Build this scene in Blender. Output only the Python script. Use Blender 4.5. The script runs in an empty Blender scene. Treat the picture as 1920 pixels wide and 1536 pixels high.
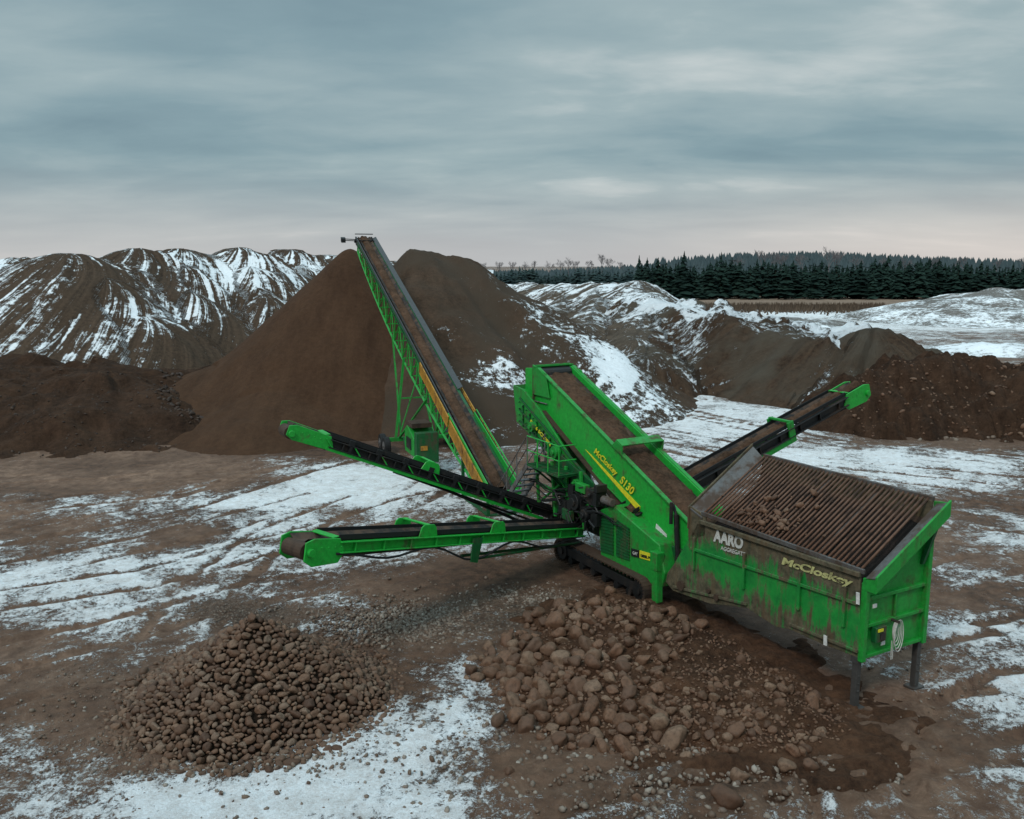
import bpy, bmesh, math, random
import numpy as np
from mathutils import Vector, Matrix, Euler
from mathutils import noise as mn
R=math.radians
random.seed(7); rng=np.random.default_rng(5)
sc=bpy.context.scene; col=sc.collection
F=1650.0; TH=math.atan(271/1650); c0,s0=math.cos(TH),math.sin(TH); H=11.0
CAM=Vector((0,0,H))
def ray(px,py):
    x=(px-960)/F; v=(py-768)/F
    return Vector((x,c0-v*s0,-s0-v*c0))
def atY(px,py,Y):
    d=ray(px,py); return CAM+d*(Y/d.y)
def atZ(px,py,Z=0.0):
    d=ray(px,py); return CAM+d*((Z-H)/d.z)
YAW=R(29); A=Vector((-math.sin(YAW),math.cos(YAW),0)); W=Vector((math.cos(YAW),math.sin(YAW),0))
O=atZ(1602,1335,0)
UP=Vector((0,0,1))
def L(u,s,z): return O+A*u+W*s+UP*z
def S(px,py,s):
    d=ray(px,py); return CAM+d*((s+O.dot(W))/d.dot(W))
def U(px,py,u):
    d=ray(px,py); return CAM+d*((u+O.dot(A))/d.dot(A))
def uz(P): return ((P-O).dot(A),P.z)

# ------------------------------------------------------------ noise
def vn(x,y,seed=0):
    xi=np.floor(x); yi=np.floor(y); fx=x-xi; fy=y-yi
    def h(a,b):
        t=np.sin(a*127.1+b*311.7+seed*74.7)*43758.5453
        return t-np.floor(t)
    fx=fx*fx*(3-2*fx); fy=fy*fy*(3-2*fy)
    a=h(xi,yi);b=h(xi+1,yi);c=h(xi,yi+1);d=h(xi+1,yi+1)
    return (a*(1-fx)+b*fx)*(1-fy)+(c*(1-fx)+d*fx)*fy*1.0
def fbm(x,y,o=4,seed=0):
    r=0;am=1;t=0
    for i in range(o):
        r=r+am*(vn(x*2**i+i*17.3,y*2**i-i*9.1,seed)*2-1); t+=am; am*=.5
    return r/t

# ------------------------------------------------------------ materials
def newmat(name):
    m=bpy.data.materials.new(name); m.use_nodes=True; nt=m.node_tree
    for n in list(nt.nodes): nt.nodes.remove(n)
    o=nt.nodes.new('ShaderNodeOutputMaterial'); b=nt.nodes.new('ShaderNodeBsdfPrincipled')
    nt.links.new(b.outputs[0],o.inputs[0]); return m,nt,b
class NT:
    def __init__(s,nt): s.nt=nt
    def n(s,t,**k):
        x=s.nt.nodes.new(t)
        for a,v in k.items(): setattr(x,a,v)
        return x
    def l(s,a,b): s.nt.links.new(a,b)
    def noise(s,vec,scale,detail=6,rough=.6,dist=0):
        x=s.n('ShaderNodeTexNoise'); x.inputs['Scale'].default_value=scale; x.inputs['Detail'].default_value=detail
        x.inputs['Roughness'].default_value=rough; x.inputs['Distortion'].default_value=dist
        if vec is not None: s.l(vec,x.inputs['Vector'])
        return x.outputs['Fac']
    def map(s,vec,scale=(1,1,1),rot=(0,0,0),loc=(0,0,0)):
        x=s.n('ShaderNodeMapping'); x.inputs['Scale'].default_value=scale; x.inputs['Rotation'].default_value=rot; x.inputs['Location'].default_value=loc
        s.l(vec,x.inputs['Vector']); return x.outputs[0]
    def math(s,op,a,b=None,clamp=False):
        x=s.n('ShaderNodeMath',operation=op,use_clamp=clamp)
        for i,v in enumerate((a,b)):
            if v is None: continue
            if isinstance(v,(int,float)): x.inputs[i].default_value=v
            else: s.l(v,x.inputs[i])
        return x.outputs[0]
    def rng(s,v,a,b,c=0,d=1,smooth=False):
        x=s.n('ShaderNodeMapRange'); x.interpolation_type='SMOOTHSTEP' if smooth else 'LINEAR'
        x.inputs[1].default_value=a;x.inputs[2].default_value=b;x.inputs[3].default_value=c;x.inputs[4].default_value=d
        s.l(v,x.inputs[0]); return x.outputs[0]
    def mix(s,f,a,b,mode='MIX'):
        x=s.n('ShaderNodeMix',data_type='RGBA',blend_type=mode)
        if isinstance(f,(int,float)): x.inputs[0].default_value=f
        else: s.l(f,x.inputs[0])
        for i,v in ((6,a),(7,b)):
            if isinstance(v,tuple): x.inputs[i].default_value=(*v,1)
            else: s.l(v,x.inputs[i])
        return x.outputs[2]
    def bump(s,h,b,st=.4,dist=.05):
        x=s.n('ShaderNodeBump'); x.inputs['Strength'].default_value=st; x.inputs['Distance'].default_value=dist
        s.l(h,x.inputs['Height']); s.l(x.outputs[0],b.inputs['Normal'])
    def attr(s,name,out='Fac'):
        x=s.n('ShaderNodeAttribute',attribute_name=name); return x.outputs[out]
def coords(T): return T.n('ShaderNodeTexCoord').outputs['Object']
def paint(name,base,dirt=(.065,.038,.024),amt=.5,rough=.5,metal=0,scale=1.2,streak=True,fine=9):
    m,nt,b=newmat(name); T=NT(nt); co=coords(T)
    n1=T.noise(co,scale,9,.7)
    n2=T.noise(T.map(co,(2.5,2.5,.35)),1.3,6,.65)
    f=T.math('ADD',T.math('MULTIPLY',n1,.6),T.math('MULTIPLY',n2,.4))
    th=.62-amt*.28
    f=T.rng(f,th,th+.16,0,.92,True)
    n3=T.noise(co,fine,5,.7)
    bc=T.mix(T.rng(n3,.3,.7),tuple(x*.62 for x in base),base)
    c=T.mix(f,bc,dirt); T.l(c,b.inputs['Base Color'])
    T.l(T.rng(f,0,1,rough,.9),b.inputs['Roughness']); b.inputs['Metallic'].default_value=metal
    b.inputs['Specular IOR Level'].default_value=.4
    T.bump(n3,b,.15,.02)
    return m
M={}
M['green']=paint('green_paint',(.011,.29,.036),amt=.48)
M['green_clean']=paint('bright_green_paint',(.016,.39,.045),amt=.36,rough=.36)
M['green_dark']=paint('dark_green_paint',(.004,.10,.025),amt=.5)
M['dark']=paint('dark_greasy_steel',(.010,.011,.012),dirt=(.05,.033,.024),amt=.45)
M['black']=paint('black_rubber',(.008,.009,.010),dirt=(.03,.023,.019),amt=.3,rough=.7)
M['belt']=paint('dusty_conveyor_belt',(.014,.013,.013),dirt=(.085,.052,.035),amt=.68,rough=.8,scale=2)
M['steel']=paint('worn_grey_steel',(.19,.19,.195),dirt=(.08,.055,.04),amt=.65,rough=.45,metal=.3)
M['lip']=paint('scuffed_steel_lip',(.13,.125,.125),dirt=(.065,.042,.03),amt=.72,rough=.45,metal=.3)
M['flash']=paint('grey_flashing',(.06,.068,.074),dirt=(.045,.034,.03),amt=.3,rough=.6)
M['rust']=paint('rusty_brown_steel',(.065,.038,.024),dirt=(.022,.014,.010),amt=.5,rough=.8)
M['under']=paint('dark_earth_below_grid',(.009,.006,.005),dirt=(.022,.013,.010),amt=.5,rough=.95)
M['bar']=paint('rusty_grid_bar',(.14,.068,.04),dirt=(.04,.021,.014),amt=.55,rough=.6,scale=2.5)
M['yellow']=paint('yellow_guard_paint',(.50,.25,.03),dirt=(.13,.06,.025),amt=.5,rough=.6)
M['decal']=paint('yellow_decal',(.80,.72,.03),dirt=(.25,.2,.04),amt=.2,rough=.5)
M['white']=paint('white_decal',(.72,.72,.7),dirt=(.22,.2,.16),amt=.25,rough=.5)
M['worn_white']=paint('worn_white_decal',(.6,.6,.57),dirt=(.12,.10,.07),amt=.42,rough=.6,scale=4)
M['fadedecal']=paint('faded_yellow_decal',(.52,.50,.22),dirt=(.12,.11,.05),amt=.5,rough=.6,scale=5)
M['leg']=paint('dark_steel_leg',(.06,.057,.055),dirt=(.05,.035,.027),amt=.5)
def hopper_mat():
    m,nt,b=newmat('rust_streaked_green_paint'); T=NT(nt); co=coords(T)
    sep=T.n('ShaderNodeSeparateXYZ'); T.l(co,sep.inputs[0])
    n1=T.noise(T.map(co,(2.2,2.2,.3)),1.6,9,.72); n2=T.noise(co,1.3,10,.78); n4=T.noise(T.map(co,(9,9,.8)),1.3,6,.7)
    zz=T.rng(sep.outputs[2],2.4,3.4,-.05,.13)
    f=T.math('ADD',T.math('ADD',T.math('MULTIPLY',n1,.36),T.math('MULTIPLY',n2,.42)),T.math('MULTIPLY',n4,.22))
    lo=T.rng(sep.outputs[2],2.1,1.4,0,.12); f=T.math('ADD',f,T.math('ADD',lo,zz))
    fr=T.rng(f,.452,.545,0,.95,True)
    g=T.mix(T.rng(n2,.35,.65),(.008,.15,.03),(.014,.30,.045))
    n5=T.noise(co,4,10,.75)
    r=T.mix(T.rng(n5,.35,.62),(.026,.015,.010),(.13,.092,.063))
    r=T.mix(T.rng(n1,.5,.62),r,(.085,.042,.022))
    T.l(T.mix(fr,g,r),b.inputs['Base Color']); T.l(T.rng(fr,0,1,.4,.9),b.inputs['Roughness'])
    T.bump(n2,b,.25,.03); return m
M['hopper']=hopper_mat()
def soil(name,c1,c2,scale=3,bump=.6,dist=.12,rough=.95):
    m,nt,b=newmat(name); T=NT(nt); co=coords(T)
    n=T.noise(co,scale,12,.75); n2=T.noise(co,scale*.15,5,.6)
    c=T.mix(T.rng(T.math('ADD',T.math('MULTIPLY',n,.6),T.math('MULTIPLY',n2,.4)),.38,.62),c1,c2)
    T.l(c,b.inputs['Base Color']); b.inputs['Roughness'].default_value=rough; b.inputs['Specular IOR Level'].default_value=.15
    T.bump(n,b,bump,dist); return m
M['soil']=soil('damp_brown_soil',(.030,.014,.008),(.13,.066,.038),4.5,1,.2)
M['load']=soil('brown_gravel_load',(.03,.017,.010),(.115,.064,.040),7,1,.06)
SNOW=(.88,.92,.97)
def pilemat(name,c1,c2,fa,fb,th,w=.05,rough_noise=1.0,iso=0.35,bump=.7,dist=.25,c3=None,dirty=.25):
    m,nt,b=newmat(name); T=NT(nt); fl=T.attr('flow','Vector'); bi=T.attr('bias'); co=coords(T)
    n1=T.noise(T.map(fl,(fa,fb,1)),1,9,.72,.8)
    n2=T.noise(co,1.2*rough_noise,12,.82,.3)
    n0=T.noise(co,.11,3,.5)
    f=T.math('ADD',T.math('MULTIPLY',n1,1-iso),T.math('MULTIPLY',n2,iso))
    f=T.math('ADD',f,T.math('MULTIPLY',T.math('SUBTRACT',n0,.5),.28))
    fs=T.math('ADD',f,bi)
    sn=T.rng(fs,th-w,th+w,0,1,True)
    d=T.noise(co,3.2,12,.8); st=T.noise(T.map(fl,(fa*2.2,fb*.8,1)),1,6,.65)
    dc=T.mix(T.rng(T.math('ADD',T.math('MULTIPLY',d,.55),T.math('MULTIPLY',st,.45)),.38,.62),c1,c2)
    if c3: dc=T.mix(T.rng(T.noise(co,.09,5,.6),.45,.56),dc,c3)
    sc_=T.mix(T.rng(d,.38,.72),SNOW,tuple(x*(1-dirty) for x in SNOW))
    T.l(T.mix(sn,dc,sc_),b.inputs['Base Color']); b.inputs['Roughness'].default_value=.9; b.inputs['Specular IOR Level'].default_value=.12
    hh=T.math('ADD',T.math('MULTIPLY',st,.7),T.math('ADD',T.math('MULTIPLY',d,.65),T.math('MULTIPLY',sn,.25)))
    T.bump(hh,b,bump,dist); return m
M['ridge']=pilemat('snow_streaked_brown_gravel',(.028,.019,.013),(.10,.066,.045),.85,.06,.550,.016,iso=.40,bump=.8)
M['ridge2']=pilemat('grey_gravel_with_snow',(.040,.032,.025),(.14,.108,.082),.55,.07,.536,.018,iso=.5,bump=.9,dist=.3)
M['pile2']=pilemat('brown_gravel_snow_patches',(.028,.018,.011),(.09,.056,.038),.36,.38,.568,.014,iso=.6,c3=(.058,.041,.029),rough_noise=1.3)
M['bank']=pilemat('brown_bank_earth',(.028,.017,.011),(.115,.073,.048),.5,.09,.56,.016,iso=.55,bump=1,dist=.5,c3=(.095,.078,.06))
M['farsnow']=pilemat('pale_snowy_gravel',(.085,.078,.072),(.2,.185,.17),.16,.16,.51,.045,iso=.6,dirty=.2)
M['sand']=pilemat('fresh_damp_sand',(.040,.020,.011),(.074,.039,.022),.35,.35,3.0,.03,bump=.6,dist=.22)
M['mound']=pilemat('dark_loose_soil',(.019,.010,.006),(.076,.041,.025),.3,.3,3.0,.03,bump=1,dist=.3)
M['core']=soil('earth_with_gap_shade',(.010,.006,.004),(.03,.017,.010),5)  # near-black colour stands in for shade in the gaps between cobbles

def ground_mat():
    m,nt,b=newmat('muddy_ground_with_thin_snow'); T=NT(nt); co=coords(T)
    bi=T.attr('bias'); wet=T.attr('wet'); gr=T.attr('gravel')
    big=T.noise(T.map(co,(.38,.36,1),(0,0,R(-12))),1,6,.62,.9)
    mid=T.noise(T.map(co,(1.5,1.3,1),(0,0,R(-15))),1,10,.82,.5)
    fine=T.noise(T.map(co,(1,.9,1)),5.0,8,.86)
    vf=T.noise(co,15,6,.88)
    f=T.math('ADD',T.math('ADD',T.math('MULTIPLY',big,.20),T.math('MULTIPLY',mid,.27)),T.math('ADD',T.math('MULTIPLY',fine,.30),T.math('MULTIPLY',vf,.23)))
    fs=T.math('ADD',f,T.math('MULTIPLY',bi,.042))
    sn=T.rng(fs,.504,.533,0,1,True)
    v=T.n('ShaderNodeTexVoronoi'); v.inputs['Scale'].default_value=9; T.l(co,v.inputs['Vector'])
    d=T.noise(co,2.3,12,.8)
    mud=T.mix(T.rng(d,.38,.63),(.040,.021,.013),(.165,.090,.056))
    red=T.mix(T.rng(mid,.38,.62),(.095,.049,.031),(.27,.168,.115))
    mud=T.mix(T.rng(T.noise(co,.14,5,.65),.42,.58),mud,red)
    mud=T.mix(wet,mud,T.mix(T.rng(d,.38,.63),(.026,.013,.008),(.12,.063,.038)))
    gcol=T.mix(T.rng(v.outputs['Distance'],.05,.5),(.22,.19,.16),(.04,.028,.021))
    mud=T.mix(T.math('MULTIPLY',gr,T.rng(fine,.35,.6)),mud,gcol)
    scol=T.mix(T.rng(T.math('ADD',T.math('MULTIPLY',mid,.3),T.math('ADD',T.math('MULTIPLY',d,.3),T.math('MULTIPLY',vf,.4))),.43,.62),SNOW,(.42,.37,.34))
    T.l(T.mix(sn,mud,scol),b.inputs['Base Color'])
    T.l(T.rng(sn,0,1,.6,.85),b.inputs['Roughness']); b.inputs['Specular IOR Level'].default_value=.22
    h=T.math('ADD',T.math('MULTIPLY',d,.7),T.math('ADD',T.math('MULTIPLY',fine,.4),T.math('MULTIPLY',sn,.22)))
    T.bump(h,b,.9,.16); return m
M['ground']=ground_mat()
def rockmat(name,cols,dust=(.055,.029,.017),lo=.5):
    m,nt,b=newmat(name); T=NT(nt); co=coords(T)
    oi=T.n('ShaderNodeObjectInfo').outputs['Random']; gi=T.n('ShaderNodeNewGeometry').outputs['Random Per Island']
    r=T.math('FRACT',T.math('ADD',oi,T.math('MULTIPLY',gi,7.3)))
    cr=T.n('ShaderNodeValToRGB'); e=cr.color_ramp.elements
    e[0].color=(*cols[0],1); e[1].color=(*cols[-1],1)
    for i,c in enumerate(cols[1:-1]):
        x=e.new((i+1)/(len(cols)-1)); x.color=(*c,1)
    T.l(r,cr.inputs[0]); n=T.noise(co,2.4,8,.75)
    c=T.mix(T.rng(n,lo,.7),cr.outputs[0],dust); 
    T.l(c,b.inputs['Base Color']); b.inputs['Roughness'].default_value=.66; b.inputs['Specular IOR Level'].default_value=.35
    T.bump(n,b,.45,.05); return m
M['cobble']=rockmat('brown_cobblestone',[(.060,.030,.018),(.125,.066,.039),(.165,.098,.063),(.082,.042,.025),(.19,.128,.09),(.070,.036,.022)],lo=.46)
M['boulder']=rockmat('muddy_boulder',[(.075,.037,.021),(.15,.079,.046),(.092,.047,.028),(.185,.115,.075),(.115,.058,.034),(.155,.080,.047)],lo=.45)
M['pebble']=rockmat('grey_brown_pebble',[(.085,.050,.032),(.2,.165,.135),(.12,.075,.05),(.28,.245,.21),(.075,.040,.025)])
M['clod']=rockmat('dark_clod',[(.02,.011,.008),(.05,.028,.018),(.035,.02,.012)],(.02,.011,.008))
M['bark']=soil('dark_bark',(.03,.022,.018),(.06,.045,.038),8)
M['twig']=soil('haze_tinted_twigs',(.13,.115,.12),(.18,.165,.17),4)  # pale grey twig colour has the distance haze painted in
def foliage(name,a,bb):
    m,nt,b=newmat(name); T=NT(nt); gi=T.n('ShaderNodeNewGeometry').outputs['Random Per Island']; oi=T.n('ShaderNodeObjectInfo').outputs['Random']
    T.l(T.mix(T.math('ADD',T.math('MULTIPLY',gi,.6),T.math('MULTIPLY',oi,.4)),a,bb),b.inputs['Base Color']); b.inputs['Roughness'].default_value=.9; b.inputs['Specular IOR Level'].default_value=.1; return m
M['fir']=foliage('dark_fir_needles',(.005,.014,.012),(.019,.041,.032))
M['fir_far']=foliage('haze_tinted_fir_needles',(.024,.046,.05),(.046,.075,.072))  # bluish lift in the needle colour is painted aerial haze
M['fir_vfar']=foliage('haze_tinted_wood',(.045,.07,.08),(.072,.10,.108))  # stronger aerial haze painted into the colour of horizon forest and rise
M['brush']=foliage('dry_brush_stems',(.05,.035,.026),(.15,.11,.08))
M['field']=soil('tan_field',(.15,.10,.072),(.26,.19,.145),.5)

# ------------------------------------------------------------ mesh builder
def topof(o):
    while o.parent: o=o.parent
    return o
def tag(o,label=None,cat=None,group=None,kind=None):
    if label:o['label']=label
    if cat:o['category']=cat
    if group:o['group']=group
    if kind:o['kind']=kind
    return o
def thing(name,label,cat,loc,group=None):
    o=bpy.data.objects.new(name,None); col.objects.link(o); o.location=loc; o.empty_display_size=.3
    return tag(o,label,cat,group)
class MB:
    def __init__(s): s.v=[];s.f=[]
    def add(s,vs,fs):
        k=len(s.v); s.v+=[Vector(p) for p in vs]; s.f+=[[i+k for i in f] for f in fs]; return s
    def prism(s,poly,vec):
        n=len(poly); vec=Vector(vec)
        return s.add(list(poly)+[Vector(p)+vec for p in poly],[list(range(n))[::-1],list(range(n,2*n))]+[[i,(i+1)%n,(i+1)%n+n,i+n] for i in range(n)])
    def bar(s,p,q,w,h,side=None,up=None):
        p=Vector(p);q=Vector(q);d=(q-p).normalized()
        if side is None:
            side=d.cross(UP)
            if side.length<.05: side=W.copy()
            side.normalize()
        if up is None: up=side.cross(d).normalized()
        a=side*(w/2);b=up*(h/2)
        return s.prism([p-a-b,p+a-b,p+a+b,p-a+b],q-p)
    def tube(s,p,q,r,n=10,r2=None):
        p=Vector(p);q=Vector(q);d=(q-p).normalized(); r2=r if r2 is None else r2
        x=d.orthogonal().normalized();y=d.cross(x)
        v=[];
        for c,rr in ((p,r),(q,r2)):
            for i in range(n):
                t=2*math.pi*i/n; v.append(c+x*math.cos(t)*rr+y*math.sin(t)*rr)
        return s.add(v,[list(range(n))[::-1],list(range(n,2*n))]+[[i,(i+1)%n,(i+1)%n+n,i+n] for i in range(n)])
    def box(s,c,x,y,z):
        c=Vector(c); return s.prism([c-x-y-z,c+x-y-z,c+x+y-z,c-x+y-z],z*2)
    def build(s,name,mat,parent=None,bevel=0,smooth=False,origin=None):
        off=topof(parent).location if parent else (Vector(origin) if origin is not None else Vector((0,0,0)))
        me=bpy.data.meshes.new(name); me.from_pydata([tuple(p-off) for p in s.v],[],s.f)
        bm=bmesh.new(); bm.from_mesh(me); bmesh.ops.recalc_face_normals(bm,faces=bm.faces); bm.to_mesh(me); bm.free()
        me.materials.append(mat)
        if smooth: me.shade_smooth()
        o=bpy.data.objects.new(name,me); col.objects.link(o)
        if parent: o.parent=parent
        else: o.location=off
        if bevel:
            b=o.modifiers.new('bevel','BEVEL'); b.width=bevel; b.segments=1; b.limit_method='ANGLE'
        return o
def text(body,pa,pb,h,nrm,mat,parent,name='lettering',shear=0,bold=.02):
    cu=bpy.data.curves.new('t','FONT'); cu.body=body; cu.size=1; cu.extrude=.01; cu.offset=bold; cu.shear=shear
    to=bpy.data.objects.new('t',cu); col.objects.link(to); bpy.context.view_layer.update()
    me=bpy.data.meshes.new_from_object(to.evaluated_get(bpy.context.evaluated_depsgraph_get()))
    bpy.data.objects.remove(to)
    xs=[v.co.x for v in me.vertices]; ys=[v.co.y for v in me.vertices]
    x0,x1,y0,y1=min(xs),max(xs),min(ys),max(ys)
    pa=Vector(pa);pb=Vector(pb); X=(pb-pa); Yv=Vector(nrm).cross(X.normalized()).normalized()*h
    if Yv.z<0: Yv=-Yv
    off=topof(parent).location
    for v in me.vertices:
        v.co=pa+X*((v.co.x-x0)/(x1-x0))+Yv*((v.co.y-y0)/(y1-y0))+Vector(nrm)*(v.co.z*.6+.012)-off
    me.materials.append(mat); me.name=name
    o=bpy.data.objects.new(name,me); col.objects.link(o); o.parent=parent; return o

# ------------------------------------------------------------ height fields
def hf(name,x0,x1,y0,y1,step,fn,mat,zc=-.05,xs=None,ys=None,extra=()):
    if xs is None: xs=np.arange(x0,x1+step,step); ys=np.arange(y0,y1+step,step)
    X,Y=np.meshgrid(xs,ys); res=fn(X,Y); Z=np.maximum(res['z'],-.5)
    ny,nx=X.shape
    a=(np.arange(ny-1)[:,None]*nx+np.arange(nx-1)[None,:])
    zm=np.maximum(np.maximum(Z[:-1,:-1],Z[1:,:-1]),np.maximum(Z[:-1,1:],Z[1:,1:]))
    k=(zm>zc); a=a[k]
    faces=np.stack([a,a+1,a+nx+1,a+nx],1)
    used=np.unique(faces); remap=-np.ones(nx*ny,int); remap[used]=np.arange(len(used)); faces=remap[faces]
    V=np.stack([X.ravel(),Y.ravel(),Z.ravel()],1)[used]
    me=bpy.data.meshes.new(name); me.vertices.add(len(V)); me.vertices.foreach_set('co',V.astype(np.float32).ravel())
    me.loops.add(len(faces)*4); me.loops.foreach_set('vertex_index',faces.astype(np.int32).ravel())
    me.polygons.add(len(faces)); me.polygons.foreach_set('loop_start',np.arange(0,len(faces)*4,4,dtype=np.int32))
    me.update(calc_edges=True); me.validate(); me.shade_smooth()
    if 'fa' in res:
        at=me.attributes.new('flow','FLOAT_VECTOR','POINT')
        fl=np.stack([res['fa'].ravel()[used],res['fb'].ravel()[used],np.zeros(len(used))],1); at.data.foreach_set('vector',fl.astype(np.float32).ravel())
    for kx in ('bias','wet','gravel'):
        if kx in res:
            at=me.attributes.new(kx,'FLOAT','POINT'); at.data.foreach_set('value',res[kx].ravel()[used].astype(np.float32))
    me.materials.append(mat); o=bpy.data.objects.new(name,me); col.objects.link(o); return o
def prims(X,Y,P,gul=.4,gf=.5,rough=.15,rf=.7,k=.5,seed=1,power=1.0):
    Zb=np.full(X.shape,-60.0); FA=np.zeros(X.shape); FB=np.zeros(X.shape)
    for j,(pts,slope,flat,r0) in enumerate(P):
        cum=0
        if len(pts)==1: pts=[pts[0],(pts[0][0]+.01,pts[0][1],pts[0][2])]
        for p,q in zip(pts[:-1],pts[1:]):
            dx,dy=q[0]-p[0],q[1]-p[1]; l=math.hypot(dx,dy)
            t=np.clip(((X-p[0])*dx+(Y-p[1])*dy)/(l*l),0,1)
            ex=X-(p[0]+t*dx); ey=Y-(p[1]+t*dy); d=np.hypot(ex,ey)
            ph=np.arctan2(dx*ey-dy*ex,dx*ex+dy*ey)
            dd=np.maximum(d-flat,0); soft=np.sqrt(dd*dd+r0*r0)-r0
            zc=p[2]+t*(q[2]-p[2]); h=zc-slope*soft
            if power!=1.0:
                q_=np.clip(h/np.maximum(zc,.1),0,1); h=np.where(h>0,zc*q_**power,h)
            fa=cum+t*l+8*ph+j*37
            m=h>Zb
            sm=np.maximum(k-np.abs(h-Zb),0)/k
            Zn=np.maximum(h,Zb)+sm*sm*k*.15
            FA=np.where(m,fa,FA); FB=np.where(m,d,FB); Zb=Zn; cum+=l
    amp=np.clip(FB/4,0,1)*np.clip(Zb/2+.3,0.1,1)
    Zb=Zb+gul*amp*fbm(FA*gf,FB*.07,3,seed)+rough*fbm(X*rf,Y*rf,4,seed+3)
    return Zb,FA,FB

def P3(px,py,Y): p=atY(px,py,Y); return (p.x,p.y,p.z)
CS=P3(657,466,69.0)
def f_sand(X,Y):
    Z,a,b=prims(X,Y,[([CS],.87,0,.5),([(CS[0]-9.5,CS[1]-4,3.4)],.5,0,2),([(CS[0]-3,CS[1]-10,2.6)],.42,0,2)],gul=.18,gf=.3,rough=.0,power=1.08,k=1.5)
    Z=Z+.55*fbm(X*.16,Y*.16,4,71)*np.clip(b/5,0,1)*np.clip((9-Z)/5,0,1)+.08*fbm(X*.9,Y*.9,3,5)
    return dict(z=Z,fa=X,fb=Y,bias=np.zeros(X.shape))
o=hf('sand_pile',-36,8,48,88,.22,f_sand,M['sand'])
tag(o,'tall smooth cone of damp brown sand below the head of the long conveyor','sand pile')
C2=P3(792,470,73.5)
def f_p2(X,Y):
    Z,a,b=prims(X,Y,[([C2,(C2[0]+1.5,C2[1]+1,C2[2]-.3)],.63,0,2.2),([(C2[0]+2,C2[1]+3,8.5),(C2[0]+9,C2[1]-1,4.6)],.6,0,2),([C2,(C2[0]+9,C2[1]-4.5,6.0),(9.0,63.8,.7)],.6,0,1.5)],gul=.8,gf=.35,rough=.6,rf=.35,k=1.5)
    Z=Z-.75*np.clip(-7.0-X-(Y-60)*.12,0,50)*(Y<76)
    ang=np.degrees(np.arctan2(Y-C2[1],X-C2[0])); dist=np.hypot(X-C2[0],Y-C2[1])
    bi=-.05+.072*np.exp(-((ang+42)/34)**2)*np.clip((dist-1)/6,0,1)+.07*np.exp(-((ang+22)/15)**2)*np.clip((dist-4)/6,0,1)-.24*np.clip((-84-ang)/16,0,1)-.05*np.clip((3-dist)/3,0,1)+.06*fbm(X*.25,Y*.25,3,9)
    return dict(z=Z,fa=a*.6,fb=b,bias=bi)
o=hf('gravel_pile',-34,22,50,98,.3,f_p2,M['pile2'])
tag(o,'rounded brown gravel pile with patchy snow on its right flank, behind the long conveyor','gravel pile')
lc=[(-300,500,96),(-60,494,94),(35,502,99),(128,481,91),(195,498,101),(248,472,98),(288,490,104),(330,470,102),(392,490,109),(446,472,107),(495,487,115),(545,473,118),(600,488,128),(660,482,138),(800,498,165)]
cr_=[P3(*q) for q in lc]
LP=[(cr_,.66,.6,2.6)]
for i,dx,dy,dz,r0 in ((1,-3,-8,-4.2,2.4),(3,1,-6,-3.0,2.6),(3,10,-7,-5.6,2.2),(5,4,-11,-5.2,2.4),(5,-2,-9,-5.6,2.2),(7,5,-10,-4.6,2.4),(9,6,-11,-5.0,2.4),(9,1,-12,-6.4,2.2),(11,6,-12,-5.4,2.4),(8,7,-17,-9.5,2),(13,5,-11,-5.2,2.2),(2,1,-9,-5.2,2),(6,4,-15,-8.2,2)):
    p=cr_[i]; LP.append(([p,(p[0]+dx*.5,p[1]+dy*.5,p[2]+dz*.42),(p[0]+dx,p[1]+dy,p[2]+dz)],.74,0,r0))
LP.append(([P3(-500,504,118),P3(-60,492,118),P3(60,486,122),P3(180,490,126),P3(300,487,130),P3(500,481,150),P3(620,481,160),P3(900,506,185)],.6,1.5,2))
def f_left(X,Y):
    Z,a,b=prims(X,Y,LP,gul=.9,gf=.42,rough=.35,rf=.3,k=1.6,seed=4)
    bi=-.002+.045*fbm(X*.09,Y*.09,3,8)+.02*np.clip((Z-5)/6,-1,1)-.05*np.clip((2.5-Z)/2.5,0,1)
    return dict(z=Z-.15,fa=a*.6+X*.5+b*.25,fb=b,bias=bi)
o=hf('hills',-95,-4,66,195,.42,f_left,M['ridge']); tag(o,'long row of brown gravel ridges streaked with snow on the left','hills',kind='structure')
def f_dm(X,Y):
    p=[([ (-48,66,4.2),(-36,64,3.6),(-29,63,3.0),(-24.5,62,1.5)],.42,2.5,3),([P3(395,690,70)],.55,0,1.5),([P3(330,745,64),P3(430,790,60)],.5,0,1.5)]
    Z,a,b=prims(X,Y,p,gul=.5,gf=.4,rough=.85,rf=.5,k=1.5,seed=6)
    return dict(z=Z,fa=a,fb=b,bias=a*0)
o=hf('soil_mound',-60,-12,48,80,.25,f_dm,M['mound']); tag(o,'low dark mound of loose soil at the left foot of the sand cone','soil mound')
def f_mid(X,Y):
    p=[([P3(840,535,160),P3(1000,534,140),P3(1120,534,120),P3(1195,531,108)],.6,.8,1.0),
       ([P3(1195,531,108),P3(1222,558,98),P3(1190,640,83)],.66,.3,1.0),
       ([P3(1060,560,118),P3(1010,600,100)],.62,0,1),([P3(900,545,135),P3(890,590,110)],.6,0,1),([P3(1130,545,112),P3(1100,610,92)],.64,0,1)]
    Z,a,b=prims(X,Y,p,gul=1.0,gf=.45,rough=.45,rf=.4,k=1.0,seed=9)
    return dict(z=Z,fa=a+b*.6,fb=b,bias=.004+.06*fbm(X*.09,Y*.09,3,3)+.012*np.clip((Z-4)/4,0,1))
o=hf('hills',-30,42,62,175,.4,f_mid,M['ridge2']); tag(o,'grey gravel ridge with diagonal snow bands in the middle distance','hills',kind='structure')
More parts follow.
